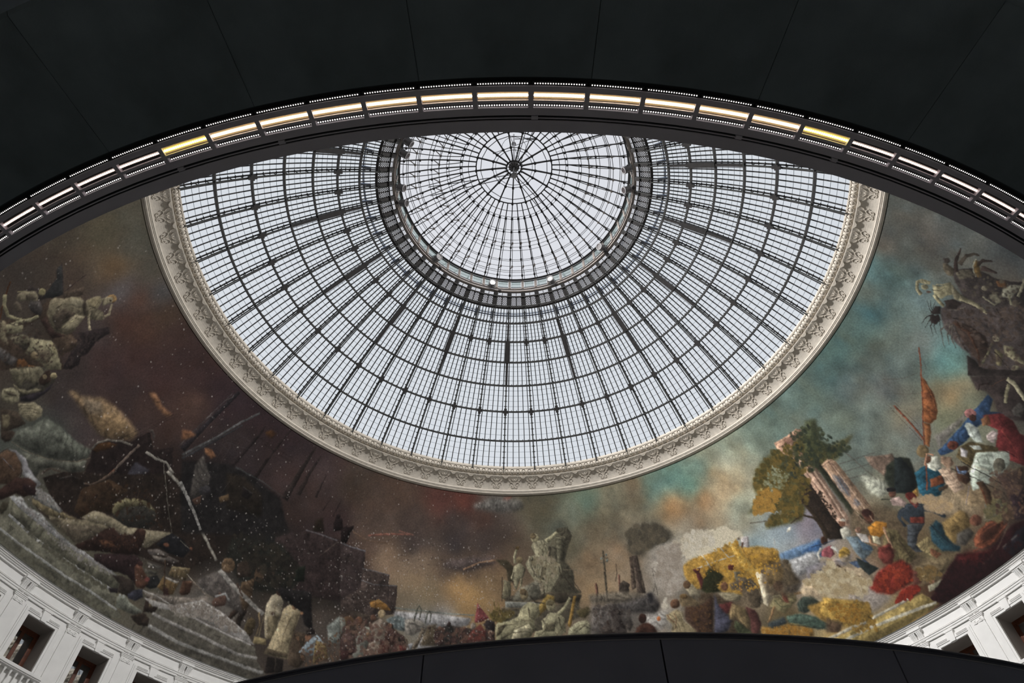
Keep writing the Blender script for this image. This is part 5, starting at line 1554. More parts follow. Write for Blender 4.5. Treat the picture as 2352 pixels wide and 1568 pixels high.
62 42 30 10 0 4246 1055 45 -38 8 -21 2 1 -8 22 -44 39
92 88 66 10 0 4353 997 -93 -12 -71 0 1 -14 72 0 94 12
128 122 98 10 0 4394 963 -15 0 -12 9 -5 14 3 14 12 8 14 0 13 -8 5 -14 -4 -14
116 110 84 10 1 4375 919 23 -56 -20 -25 -15 -86 -15 -14 -15 58 -3 88
96 88 62 10 1 4324 959 4 -63 -71 -33 -11 33
128 122 94 10 1 4304 803 20 -38 -42 -2 -25 27
108 104 84 10 0 4805 989 -122 -2 2 -19 122 1
110 108 92 10 1 4679 1088 50 -44 29 -57 -52 12 -52 12 -18 58
110 106 84 10 0 4660 1040 -47 -41 9 -10 49 39
118 112 92 10 1 4602 1144 40 -31 -39 -48 -23 20 11 48
92 86 70 10 0 4640 1175 -10 0 -10 7 -6 11 1 11 7 7 11 1 10 -7 5 -11 -1 -12
100 96 78 10 0 4606 1070 -35 21 10 90 -9 2 -12 -94 39 -29
92 62 36 9 2 4710 1142 24 -61 -38 -16 -15 53
70 62 52 10 0 4651 953 -15 -2 -13 7 -7 14 1 14 11 11 14 1 14 -7 7 -14 -2 -14
40 34 32 10 2 4184 1091 2 -61 -13 -76 150 -233 -27 -19 -222 307
50 42 40 10 3 4081 1000 215 -298 -213 -165 -48 75 -23 93 52 85 7 62 -33 59
42 32 30 10 0 4127 867 -48 51 -44 -19 3 -7 38 16 41 -50
84 56 40 9 0 4112 847 97 -51 1 2 -97 52
128 122 98 10 0 4202 789 1 -58 -34 -111 21 -8 37 113 2 62
120 114 88 10 0 4192 773 -55 -22 -53 -35 12 -18 51 32 54 20
66 62 58 10 1 4081 651 69 -13 -8 -47 -56 -18 -22 43
40 62 92 10 2 3930 839 131 -9 -5 -46 -71 -30 47 -74 -169 71 -93 -10 -140 20 -79 33 7 41
30 74 92 10 2 3338 837 78 -9 81 -92 -20 -74 -97 -63 -89 33 -15 74
110 104 100 8 4 3614 925 216 -53 63 10 -6 -35 -106 -3 -207 -9
132 76 42 10 1 3872 1273 -6 -50 -40 -108 -67 -92 -53 -27 -52 9 -21 45 148 145
108 60 36 8 1 3789 1186 38 -55 -23 -27 -51 52
136 84 48 10 1 3630 1044 24 -39 -38 -48 -80 -59 -8 33
120 66 44 10 0 4031 1403 -206 -167 -202 -184 -113 -128 -188 -236 8 -6 187 235 113 128 202 184 206 166
118 70 50 10 0 3564 1287 -10 -177 -18 -153 16 -2 17 153 10 178
76 56 46 9 0 3589 1303 4 -281 2 0 -4 281
76 56 46 9 0 3541 1346 -15 -390 3 0 14 390
76 66 56 9 0 3872 1304 -104 62 -104 114 -2 -2 104 -113 105 -62
76 66 56 9 0 3771 1195 -92 101 -122 148 -1 -1 122 -148 92 -101
76 66 56 8 0 3985 1354 -39 -79 -76 -17 1 -2 77 18 39 79
118 98 66 10 1 3516 877 -24 -12 -28 4 -20 20 -6 28 12 25 24 13 28 -4 20 -21 5 -28
190 190 172 10 1 3497 839 37 -29 -29 -66 -48 -1 -27 57 15 25
168 142 118 10 2 3473 743 61 -35 15 -84 -25 -96 -70 20 1 88
150 120 96 10 1 3551 794 44 -53 -18 -52 -51 11 -6 61
92 60 44 10 1 3483 821 -15 -4 -13 4 -6 11 3 13 11 11 15 4 13 -4 6 -11 -3 -13
176 126 96 10 0 3433 819 60 51 20 -38 9 6 -31 45 -67 -53
168 176 166 10 1 3827 825 18 -30 10 -51 -48 -91 -30 48 5 59 22 58
168 108 104 10 0 3911 807 -20 -1 -19 12 -13 22 0 23 12 16 20 1 19 -12 12 -22 0 -23
72 46 38 10 0 3892 788 -14 0 -12 9 -7 14 2 15 10 10 14 0 12 -8 6 -15 -2 -15
92 34 34 10 2 3937 771 88 -82 9 -92 -26 -79 8 -40 -128 -124 -39 100 29 43 -50 71 105 69 -26 79
120 78 48 9 2 3906 767 56 -18 -34 -58 -44 35
190 170 164 10 1 3860 673 48 -15 10 -35 -67 -18 -11 50
82 70 44 10 2 3681 748 74 -22 44 -80 54 -83 -18 -19 -74 80 -60 -14 -68 -8 -10 119
178 172 172 10 1 3685 744 16 -56 -39 -23 -15 32
94 46 36 10 1 3680 756 -19 -4 -18 8 -12 18 0 20 12 16 19 5 19 -9 11 -18 0 -21
86 46 34 10 1 3668 778 -15 -8 -16 3 -12 11 -2 17 8 15 16 8 16 -2 11 -12 2 -16
170 176 166 10 1 3731 711 49 -53 -7 -31 -34 36
168 178 162 10 2 3735 644 147 -150 -47 -55 -93 -6 -103 14 -86 31 40 88 78 44
134 140 126 8 2 3687 579 46 -78 -14 -45 -67 37 -17 62
96 92 78 10 0 3810 451 -23 -12 -26 4 -18 18 -4 27 12 25 23 12 26 -4 18 -19 4 -27
64 44 32 10 2 3570 681 63 -63 -42 -80 -45 -1 -19 62
96 120 156 10 1 3585 681 -14 -48 44 -35 -34 -5 -25 39
88 50 32 10 2 3604 504 34 -34 -25 -70 -32 -70 -23 21 25 63
36 32 32 10 0 3618 668 61 -175 41 -142 -32 -81 8 -3 31 84 -42 143 -62 176
92 84 62 10 2 3770 433 124 -72 -114 -122 -25 24 11 88
120 110 110 8 0 3556 521 -99 -77 4 -6 99 76
120 64 38 10 1 3390 727 77 -25 -16 -54 -93 31
60 46 34 10 1 3392 649 68 -25 -18 -21 -56 21
30 36 36 10 1 3302 1016 36 -33 6 -103 -42 -105 -62 -39 -100 84
158 116 52 10 1 3248 745 41 -5 -32 -49 -44 29
108 40 34 10 1 3237 687 -19 -1 -19 14 -12 23 -1 25 11 15 19 1 19 -14 12 -23 1 -24
58 52 42 10 1 311 1498 -19 -109 36 -85 3 2 -30 83 23 106
58 52 42 10 1 188 1407 48 -96 -31 -106 35 -82 3 1 -33 81 32 106 -47 99
58 52 42 10 1 147 1398 -15 -83 49 -96 4 2 -47 95 17 80
150 142 116 10 1 120 1412 -14 -69 38 -83 5 3 -35 81 17 66
150 142 116 10 1 303 1315 61 -14 -31 -90 5 -1 34 93 -66 23
56 50 40 10 1 376 1300 19 -94 -68 -87 3 -3 72 88 -16 98
56 50 40 10 1 79 1305 -27 -80 -12 -67 5 -1 14 66 28 79
56 50 40 10 1 -26 1266 -11 -82 26 -54 5 2 -24 53 14 79
56 50 40 10 1 225 1163 9 -92 -25 -50 5 -3 29 52 -6 95
54 48 38 10 1 109 1044 50 -54 74 -15 2 8 -71 18 -44 54
150 142 112 10 1 59 960 -12 -77 -58 -38 3 -4 61 38 15 79
54 48 38 10 1 96 945 11 -79 48 -28 2 3 -45 28 -9 77
60 54 42 10 1 -148 760 57 28 82 15 -1 3 -82 -11 -60 -26
60 54 42 10 1 -123 671 91 53 104 14 -1 4 -105 -11 -93 -51
60 54 42 10 1 138 754 -35 -51 -68 -37 1 -4 71 36 38 49
58 52 40 10 1 211 835 33 -75 -71 -60 2 -3 75 60 -31 82
58 52 40 10 1 342 854 8 -78 43 -67 3 2 -40 67 -5 77
152 144 116 10 1 261 889 -38 -64 10 -54 5 1 -8 51 39 60
152 144 116 10 1 459 763 71 31 54 -31 3 5 -57 34 -75 -30
58 52 40 10 1 502 720 48 34 37 -29 2 3 -40 33 -52 -32
52 44 34 10 1 84 1061 -2 -5 -4 -2 -6 0 -4 3 -1 4 1 5 5 3 5 0 4 -3
52 44 34 10 1 302 959 -2 -4 -4 -3 -6 0 -4 3 -1 5 2 5 4 2 5 0 5 -3
46 38 32 10 1 451 1239 93 -184 4 3 -93 183
46 38 32 10 1 421 1201 85 -155 4 3 -84 155
100 90 72 10 1 417 1267 114 -13 8 -19 6 3 -12 24 -116 13
44 38 34 10 1 -126 1223 6 -225 3 0 -3 225
112 106 88 10 1 -122 1183 88 -3 1 4 -89 4
52 44 38 10 1 -1529 1158 206 -2 0 4 -206 2
52 44 38 10 1 -1488 1025 177 -12 1 4 -178 11
36 30 32 8 1 -1453 904 452 42 0 3 -452 -41
36 30 32 8 1 -1184 996 51 -234 3 1 -51 234
36 30 32 8 1 -1079 1022 36 -239 3 1 -35 239
120 110 104 7 1 -840 693 91 15 -1 5 -91 -15
40 38 36 10 1 -859 741 143 -28 1 4 -144 28
66 54 44 10 1 -866 601 38 -92 6 2 -34 95
54 44 38 10 1 -678 727 -2 -9 -7 -7 -10 -1 -8 4 -5 9 2 9 8 6 10 2 8 -5
70 50 40 10 1 -575 721 -2 -11 -6 -7 -8 -1 -8 6 -3 10 1 10 6 8 9 1 7 -6
90 66 54 10 1 -462 733 -2 -9 -5 -6 -7 -1 -6 5 -3 9 1 9 5 6 8 1 6 -5
84 60 48 10 1 -405 751 -2 -10 -5 -6 -8 0 -6 5 -3 9 2 9 5 6 8 0 6 -5
38 30 26 10 1 878 1256 -3 -80 -26 -74 4 -2 26 76 3 80
46 40 36 9 1 1180 1144 58 -188 4 1 -59 189
46 40 36 9 1 1238 1150 -100 -205 3 -2 101 205
60 50 44 10 1 1048 1273 -15 -303 5 -1 18 303
96 84 68 8 1 1089 1277 -25 -275 5 -1 26 275
70 66 60 8 1 1127 1374 -29 -28 -34 -7 -27 16 -10 35 11 39 28 28 35 7 28 -17 10 -34
60 56 46 8 1 1308 1439 -18 -25 -40 -13 -48 3 -38 19 -13 27 17 26 41 14 48 -4 38 -19
78 72 60 8 1 1398 1380 -15 -25 -34 -13 -39 4 -30 19 -10 27 14 26 34 13 40 -4 31 -19
100 88 66 10 1 -1885 609 21 -128 23 -137 4 1 -22 137 -21 128
84 72 54 10 1 -1751 550 -8 -151 16 -127 4 1 -16 126 10 150
158 144 112 10 1 -1796 582 -7 -150 -8 -148 5 -1 9 148 8 151
158 146 120 10 1 -1929 603 18 -116 6 0 -18 117
70 58 44 10 1 -1706 590 4 -122 9 -143 3 1 -8 142 -4 123
64 52 42 10 1 -1828 239 135 13 0 3 -135 -12
70 60 44 10 1 -1822 253 125 15 0 4 -125 -15
74 58 46 10 1 -1869 534 0 -9 -5 -8 -9 -3 -8 2 -6 6 0 9 6 8 8 3 9 -2
128 92 66 10 1 -1667 610 -1 -8 -5 -6 -7 -3 -8 2 -4 6 0 8 5 6 8 3 7 -2
110 92 64 10 1 -1983 492 41 -80 0 -95 6 0 1 97 -39 83
60 46 38 10 1 -2212 633 79 -73 6 7 -76 78
112 88 60 10 1 -2658 489 3 14 102 73 -2 3 -102 -73 -5 -16
60 48 36 10 1 -2627 535 8 -82 3 0 -8 82
90 80 72 10 1 -2865 541 124 32 90 8 0 3 -91 -6 -124 -31
50 46 46 10 1 -2823 470 88 8 0 4 -89 -7
52 48 48 10 1 -2837 412 88 8 -1 3 -87 -6
30 24 22 10 1 -3034 548 37 53 63 -5 0 3 -64 6 -40 -54
86 58 40 10 1 -3173 382 54 41 63 10 -1 3 -64 -9 -55 -41
34 28 26 10 1 -3612 586 66 13 72 -24 1 2 -72 26 -68 -11
60 44 36 10 1 -3730 494 20 60 59 33 -3 6 -61 -34 -23 -62
54 50 46 10 1 -3624 546 42 67 54 27 -2 5 -57 -26 -45 -68
44 38 30 10 0 -4510 1195 -7 49 10 29 -2 0 -11 -29 5 -50
44 38 30 10 0 -4431 1292 37 16 19 -45 2 1 -20 47 -40 -15
44 38 30 10 0 -4449 1388 44 -27 34 -4 0 2 -32 5 -44 28
132 122 92 10 0 -4516 1334 23 34 40 11 -1 3 -42 -9 -26 -35
132 122 92 10 0 -4445 1443 6 44 22 19 -3 2 -24 -20 -7 -45
132 124 92 10 0 -4378 1185 0 59 0 59 -3 0 -2 -60 -1 -58
46 40 32 10 0 -4390 1404 3 47 -19 33 -2 -1 17 -32 -3 -47
46 40 32 10 0 -4445 1124 66 24 44 34 -1 2 -45 -34 -65 -22
128 120 90 10 0 -4344 1066 45 9 61 -13 1 2 -61 16 -47 -7
46 40 32 10 0 -4380 948 52 14 26 -27 2 1 -27 30 -55 -13
46 40 32 10 0 -4340 1029 55 14 34 -34 2 2 -35 36 -57 -13
44 38 32 10 0 -4588 888 40 34 14 43 -2 1 -15 -42 -40 -32
128 120 90 10 0 -4730 1022 21 43 39 37 -2 2 -40 -37 -23 -43
44 38 32 10 0 -4690 1066 36 -10 7 -35 2 0 -7 37 -36 12
40 32 28 10 0 -4475 905 1 -2 0 -3 -2 -4 -3 -1 -3 0 -1 3 0 3 2 3 3 2
44 34 28 10 0 -4408 944 3 -4 0 -6 -4 -5 -4 -3 -5 1 -3 4 0 5 4 6 5 2
52 46 36 10 0 -4264 648 26 28 24 18 -1 2 -24 -17 -27 -28
52 46 36 10 0 -4232 631 22 31 13 32 -2 1 -13 -32 -23 -30
132 126 104 10 0 -4223 711 33 0 18 -20 2 2 -19 21 -34 2
134 128 102 10 0 -4083 757 42 16 21 -10 1 2 -22 12 -43 -16
50 44 36 10 0 -4129 677 36 45 37 33 -1 2 -38 -33 -37 -45
50 44 36 10 0 -4091 665 29 44 45 27 -1 1 -46 -25 -30 -45
50 44 36 10 0 -4058 662 20 33 25 24 -1 1 -26 -23 -21 -33
120 112 86 10 0 -4263 717 62 15 34 24 -1 2 -35 -22 -61 -14
60 42 32 9 1 2739 1513 -8 -622 4 0 10 622
160 124 100 9 1 2680 1511 -3 -583 3 0 5 583
112 82 68 9 1 2894 1322 -37 -572 4 0 39 571
210 178 146 9 1 2858 1305 -19 -503 5 0 21 502
210 178 146 8 1 2900 1273 2 -530 5 1 -1 528
96 70 56 9 1 2831 1310 101 -3 0 4 -101 4
150 112 90 10 1 2624 1685 235 -31 1 5 -236 32
120 86 70 10 1 2629 1650 234 -30 0 5 -233 32
44 46 32 10 1 2834 872 46 -165 3 1 -44 165
30 34 36 10 1 3203 487 20 -139 33 -86 3 2 -32 85 -19 138
64 96 100 9 1 3196 443 6 -126 3 0 -4 126
60 62 56 10 1 3118 607 -22 -34 2 -1 24 32
90 96 104 8 1 3102 682 71 -5 62 -50 2 2 -62 53 -73 6
34 36 40 10 1 3120 542 -65 -100 2 -2 68 98
196 186 150 10 1 3094 781 31 -64 3 2 -29 64
96 62 48 10 1 3149 807 -15 -12 -17 0 -14 10 -3 18 7 18 15 12 18 0 13 -11 3 -17
30 28 30 10 1 3163 829 -12 -5 -18 6 -17 14 -9 17 1 13 12 5 18 -6 17 -14 10 -17
178 150 140 10 2 3087 804 61 -23 22 -72 -34 -12 -58 60
40 44 34 10 1 3035 839 67 -50 2 3 -64 54
150 78 50 9 1 3370 229 113 1 82 -12 0 4 -82 12 -113 1
60 34 26 10 1 3355 193 123 -30 108 24 -1 5 -107 -23 -121 31
120 128 112 9 0 3714 626 -28 -77 -86 -64 1 -2 88 63 30 78
120 128 112 9 0 3766 586 -35 -68 -64 -24 0 -2 67 23 37 69
198 204 188 9 0 3729 628 -74 -47 -61 -45 1 -3 63 43 75 45
198 204 188 9 0 3803 563 -21 -38 -43 -15 1 -2 45 14 23 37
112 46 40 9 0 3943 622 -17 -104 -36 -109 3 -1 39 108 19 104
66 24 26 9 0 3984 686 -11 -83 20 -54 3 1 -18 53 13 81
66 24 26 9 0 3861 527 22 -68 14 -88 3 1 -13 88 -20 69
196 168 144 9 0 3482 723 2 -85 -16 -89 2 -1 19 90 0 85
130 98 78 9 0 3520 696 -11 -81 4 -64 3 0 -4 64 13 80
120 120 110 9 0 3820 798 -21 -58 -15 -31 2 -1 16 31 22 57
100 54 32 9 0 3779 1177 35 -41 2 1 -35 43
150 90 52 9 0 3851 1240 -7 -47 -41 -79 -55 -79 2 -1 56 78 42 79 8 48
96 52 30 9 0 3689 1100 63 -79 1 1 -61 80
46 40 34 10 0 4451 1509 13 -48 40 -22 1 2 -37 22 -11 47
140 134 104 10 0 4496 1500 22 -42 34 -37 2 2 -31 38 -21 42
46 40 34 10 0 4473 1299 9 -73 0 -76 3 0 1 76 -7 73
96 88 78 9 0 4381 1344 30 -51 50 -40 3 2 -48 41 -28 51
36 30 28 9 0 4340 1298 28 -66 52 -64 3 2 -49 65 -25 66
96 86 78 8 0 4541 1041 21 -36 -25 -37 3 -2 27 38 -21 40
36 30 28 10 0 4548 1074 -42 -72 -42 13 -1 -3 46 -14 46 71
140 132 106 10 0 4369 906 -25 -36 4 -63 3 1 -3 60 27 34
34 28 26 10 0 4303 949 -21 -80 -11 -74 3 -1 13 73 23 80
120 88 38 9 1 1932 1067 28 -205 93 -43 1 3 -89 42 -25 204
200 158 74 9 1 1881 1151 21 -160 36 -118 3 1 -34 119 -18 159
110 80 36 8 1 2177 920 -37 -113 4 -1 39 112
60 48 36 10 1 1857 805 51 -78 17 -92 3 1 -17 93 -50 79
118 104 80 9 1 1890 790 34 -85 7 -87 4 1 -5 88 -33 87
60 54 44 10 1 2174 760 7 -74 -9 -80 3 -1 9 81 -7 75
70 76 52 9 1 2003 571 26 -67 65 -29 1 3 -63 30 -24 66
150 142 104 9 1 2003 598 48 -7 18 -49 3 2 -18 52 -50 9
40 50 44 10 1 2205 505 -7 -77 -39 -35 2 -3 40 36 9 79
92 112 96 9 1 2052 398 98 -31 73 -61 2 3 -73 62 -98 33
40 46 40 10 1 2045 348 99 -58 97 -59 2 4 -97 59 -99 58
210 198 170 10 1 1958 791 6 -87 -57 -116 3 -2 58 117 -5 89
140 128 100 10 1 1975 698 -14 -106 2 0 16 106
92 60 40 10 1 1253 730 11 -59 -30 -75 4 -2 31 77 -12 60
160 148 118 9 1 1304 730 8 -74 53 -98 3 2 -51 98 -7 73
120 84 60 10 1 1199 729 16 -47 31 -36 4 4 -29 36 -15 46
176 136 104 10 1 2933 667 -16 -65 -10 -94 9 -1 12 93 19 63
60 50 36 10 1 2972 536 1 -148 23 -40 3 2 -19 38 2 148
78 66 44 9 1 2947 608 -38 -99 -19 -110 3 -1 21 109 40 98
58 34 30 10 1 2922 798 -15 -5 -19 7 -15 16 -6 20 6 16 16 6 19 -7 15 -17 5 -20
84 60 42 10 1 2566 516 40 -55 16 -15 4 5 -14 15 -40 55
60 44 34 10 1 2515 605 44 -99 36 -45 6 6 -32 45 -39 100
96 86 62 10 3 2426 627 73 -17 47 -90 -15 -53 -115 22 -24 56
196 190 172 9 1 2744 864 -7 -3 -12 3 -12 8 -8 11 -1 8 8 3 12 -4 12 -8 8 -10
40 54 76 10 1 2417 820 86 -23 90 -15 1 4 -90 18 -85 25
190 186 172 9 1 2202 999 -30 -11 1 -4 31 11
190 186 172 9 1 2196 1027 -20 -70 3 -1 21 70
214 208 190 9 1 2342 1021 -16 -5 -11 0 -3 7 6 10 13 9 16 6 11 -1 3 -6 -6 -10
30 26 24 10 1 3538 684 73 -150 73 -197 -4 -45 4 0 4 46 -73 198 -72 150
158 152 132 10 1 3611 586 50 1 48 -86 4 2 -48 89 -54 1
66 48 34 10 2 3601 507 40 -26 -9 -80 -39 -75 -38 11 44 83
88 98 96 10 1 3550 364 4 -40 3 0 -2 40
58 44 40 9 4 3718 456 163 -93 -140 -152 -62 36 30 117
40 30 34 9 5 3712 312 94 -44 -123 -143 -52 36
120 70 50 9 1 3713 236 -10 -84 3 -1 12 84"""
MDB = """160 7.3 92 74 44 150 118 56 2497 329 94 -77 -32 -201 -122 53 -53 120
500 12.2 60 58 34 116 94 48 2341 1597 122 45 130 6 94 -4 117 -54 2 -154 -121 -206 -103 -73 -100 -75 -148 19 -160 47 75 42 91 19 -190 105 115 107 12 95
160 10.4 140 106 52 160 124 62 2265 1421 139 -8 11 -122 -122 -69 -182 70
220 10.5 34 40 34 70 74 50 2791 1693 168 -37 62 -114 64 -178 13 -72 -139 -5 -106 54 -152 -6 -37 114
90 7.5 150 158 138 96 92 60 2478 1573 103 -157 -141 -83 -100 118
120 7.0 30 26 24 56 44 34 2614 1250 102 -99 -13 -266 -75 -84 -47 137
160 6.6 150 62 40 90 36 30 2736 403 118 9 76 -64 -1 -95 -69 -25 -104 8 -82 73
90 6.4 140 50 36 92 36 30 2789 215 124 -9 17 -46 -116 -18 -74 22
160 7.2 44 22 24 28 18 20 3066 136 159 46 163 -80 208 -14 -26 -90 -280 22 -282 -2 -69 45
120 6.3 120 96 60 90 76 50 2967 298 119 -60 0 -70 -86 2 -57 50
200 14.3 190 178 150 150 132 100 2243 612 235 48 128 -201 67 -89 -89 -43 -220 98
160 10.9 176 150 112 150 132 110 3192 704 132 -60 70 -163 -68 7 -62 78 -16 78
200 15.1 190 182 160 200 190 168 1577 1304 292 -8 103 -129 -139 -20 -252 20 -108 -16
100 7.6 110 100 70 80 76 56 3523 342 125 7 6 -91 -89 -38 -74 52
260 5.8 190 150 66 150 110 44 1530 1126 265 18 114 -4 69 -107 199 -90 -29 -154 -225 -95 -169 41 -32 216 -197 -15
140 4.9 120 84 38 150 112 50 2291 408 237 -126 -48 -130 -121 76
120 5.0 128 90 40 156 116 54 1845 407 180 -48 142 -104 -17 -44 -310 144
80 4.8 36 36 24 60 56 34 1578 975 123 -45 6 -61 -86 -55 -88 17
100 5.5 60 44 32 90 66 44 1362 743 88 -13 111 20 -73 -256 -71 15
260 11.9 196 190 176 170 160 140 1351 1292 260 64 156 -62 -42 -106 -177 -8 -117 -5 -119 -67 -86 -226 -45 -132
160 16.0 60 56 48 90 82 68 1057 1518 108 42 142 -40 92 -99 8 -58 -162 -5 -132 -46 -81 47
220 18.4 160 152 142 130 120 108 1267 1297 208 -11 -110 -366 -103 -22 -67 124
200 9.7 60 44 42 104 84 72 -1362 651 105 42 258 -15 129 -89 14 -97 -247 -109 -185 -56
120 9.3 44 34 34 90 68 58 -659 723 301 18 174 9 3 -113 -439 -60
90 9.6 140 130 112 100 92 72 125 1398 164 73 105 -171 -128 -178 -51 -37
60 8.9 96 84 48 60 52 34 -224 890 70 55 133 -37 -83 -91 -83 23
90 10.3 50 46 44 84 76 70 640 926 292 -51 -38 -222 -283 33
300 4.0 122 118 116 92 88 84 -3766 259 49 31 163 3 176 -19 199 3 191 -8 -14 -24 -154 -26 -150 -8 -152 13 -142 14 -128 11
220 5.3 132 126 120 90 84 76 -2556 257 95 21 43 91 139 40 29 -70 -239 -121
120 4.2 118 114 110 86 82 78 -3694 415 98 5 110 -12 -73 -34 -114 -10
160 7.1 88 86 74 66 64 56 -3704 42 213 -7 274 -5 331 5 -177 -41 -353 30
160 6.6 82 80 68 62 60 52 -3685 161 236 11 283 -4 246 5 -92 -31 -280 6
120 6.7 48 34 24 30 24 20 -3469 593 102 177 151 132 188 -23 147 -146 -206 -119 -153 -6 -138 -131
90 5.1 58 40 32 30 22 20 -3223 366 217 243 91 -96 -168 -135
200 7.0 130 124 116 92 84 78 -2732 241 188 38 165 124 189 -27 168 -69 -84 -37 -205 24 -185 -25
140 5.9 54 42 36 104 80 62 -1684 449 238 28 83 74 52 -230 -241 -116
200 13.7 44 40 34 24 22 20 -2431 1002 360 56 266 -95 -28 -194 -261 -63
120 5.9 40 34 32 62 52 44 -4639 841 97 167 289 102 77 -63 -132 -237 -82 -118
90 5.6 34 30 30 52 44 42 -4281 1249 77 167 38 -86 27 -144 5 -130
260 7.7 46 38 34 84 72 64 4350 1382 134 -143 89 -206 85 -114 -337 -194 -156 223 48 141 2 97
90 5.5 84 78 66 44 38 34 4638 1405 70 -96 2 -155 52 -154 -110 -49 -121 247 12 118
120 6.6 60 46 42 104 84 66 3704 495 177 -132 -206 -231 -118 107"""
# ---------------------------------------------------------------- the painted vault: a generic panorama brushed onto the plaster
PH0 = math.acos((15.7-13.92)/RS); PH1 = math.asin(15.36/RS)
rng = np.random.default_rng(7)
AZ0, AZ1, DA, NV = -112.0, 112.0, .045, 748
NA = int(round((AZ1-AZ0)/DA))
def upsample(a, h_, w_):
    ys = np.linspace(0, a.shape[0]-1, h_); xs = np.linspace(0, a.shape[1]-1, w_)
    y0 = np.minimum(ys.astype(int), a.shape[0]-2); x0 = np.minimum(xs.astype(int), a.shape[1]-2)
    fy = (ys-y0); fx = (xs-x0); sh = (1,)*(a.ndim-2)
    fy = (fy*fy*(3-2*fy) if a.ndim == 2 else fy).reshape(-1, 1, *sh); fx = (fx*fx*(3-2*fx) if a.ndim == 2 else fx).reshape(1, -1, *sh)
    return (a[y0][:, x0]*(1-fy)*(1-fx)+a[y0][:, x0+1]*(1-fy)*fx+a[y0+1][:, x0]*fy*(1-fx)+a[y0+1][:, x0+1]*fy*fx)
MW, MH = (AZ1-AZ0)*.314, 11.24          # metres
def noise(cell):
    return upsample(rng.standard_normal((int(MH/cell)+3, int(MW/cell)+3)), NV, NA)
B = np.array([[float(x) for x in l.split()] for l in MBG.split('\n')])
PXM = .0150      # metres per canvas cell
gx, gy = np.meshgrid(np.linspace(AZ0, AZ1, 560), np.linspace(0, 1, 70))
num = np.zeros(gx.shape+(3,)); den = np.zeros(gx.shape)
for a, v, r_, g_, b_ in B:
    d2 = ((gx-a/10)*.314)**2+((gy-v/1000)*MH)**2+.4; w_ = d2**-2.0; den += w_; num += w_[..., None]*np.array([r_, g_, b_])
cv = upsample(num/den[..., None], NV, NA)
cv = cv*.86+cv.mean(2, keepdims=True)*.14
n1, n2, n3, n4 = noise(1.5), noise(.7), noise(.3), noise(.12)
az = np.linspace(AZ0, AZ1, NA)
right = np.clip((az+5)/30, 0, 1)[None, :]
cv *= (1+(.05*n1+.045*n2+.03*n3)*(.8+.5*right))[..., None]
ch = (.9*noise(1.1)+.7*noise(.45))*(.35+.65*right)
cv += ch[..., None]*np.array([1.8, -.3, -1.8])
def fill(pts, soft):
    """coverage of a polygon on its own window of the canvas"""
    x = (pts[:, 0]-AZ0)/DA; y = pts[:, 1]*NV; m_ = int(soft*2)+2
    x0, x1 = int(max(0, x.min()-m_)), int(min(NA, x.max()+m_+1)); y0, y1 = int(max(0, y.min()-m_)), int(min(NV, y.max()+m_+1))
    if x1 <= x0 or y1 <= y0: return None
    W_, H_ = x1-x0, y1-y0; acc = np.zeros((H_, W_+1))
    cnt = np.zeros((H_, W_), float)
    X = np.arange(W_)+x0+.5
    for sub in (.25, .75):
        yy = np.arange(H_)+y0+sub; ins = np.zeros((H_, W_), bool)
        for i in range(len(x)):
            xa, ya, xb, yb = x[i], y[i], x[(i+1) % len(x)], y[(i+1) % len(x)]
            if ya == yb: continue
            hit = ((ya <= yy) & (yy < yb)) | ((yb <= yy) & (yy < ya))
            if not hit.any(): continue
            xi = xa+(yy[hit]-ya)/(yb-ya)*(xb-xa); ins[hit] ^= X[None, :] < xi[:, None]
        cnt += ins*.5
    k = int(round(soft))
    for _ in range(2 if k > 0 else 0):
        for ax in (0, 1):
            c_ = np.cumsum(np.pad(cnt, [(k+1, k) if ax == 0 else (0, 0), (k+1, k) if ax == 1 else (0, 0)], mode='edge'), axis=ax); n_ = 2*k+1
            cnt = (c_[n_:]-c_[:-n_])/n_ if ax == 0 else (c_[:, n_:]-c_[:, :-n_])/n_
    return cnt, x0, x1, y0, y1
STROKE_VAR = .10*n3+.09*n4+.05*noise(.06)
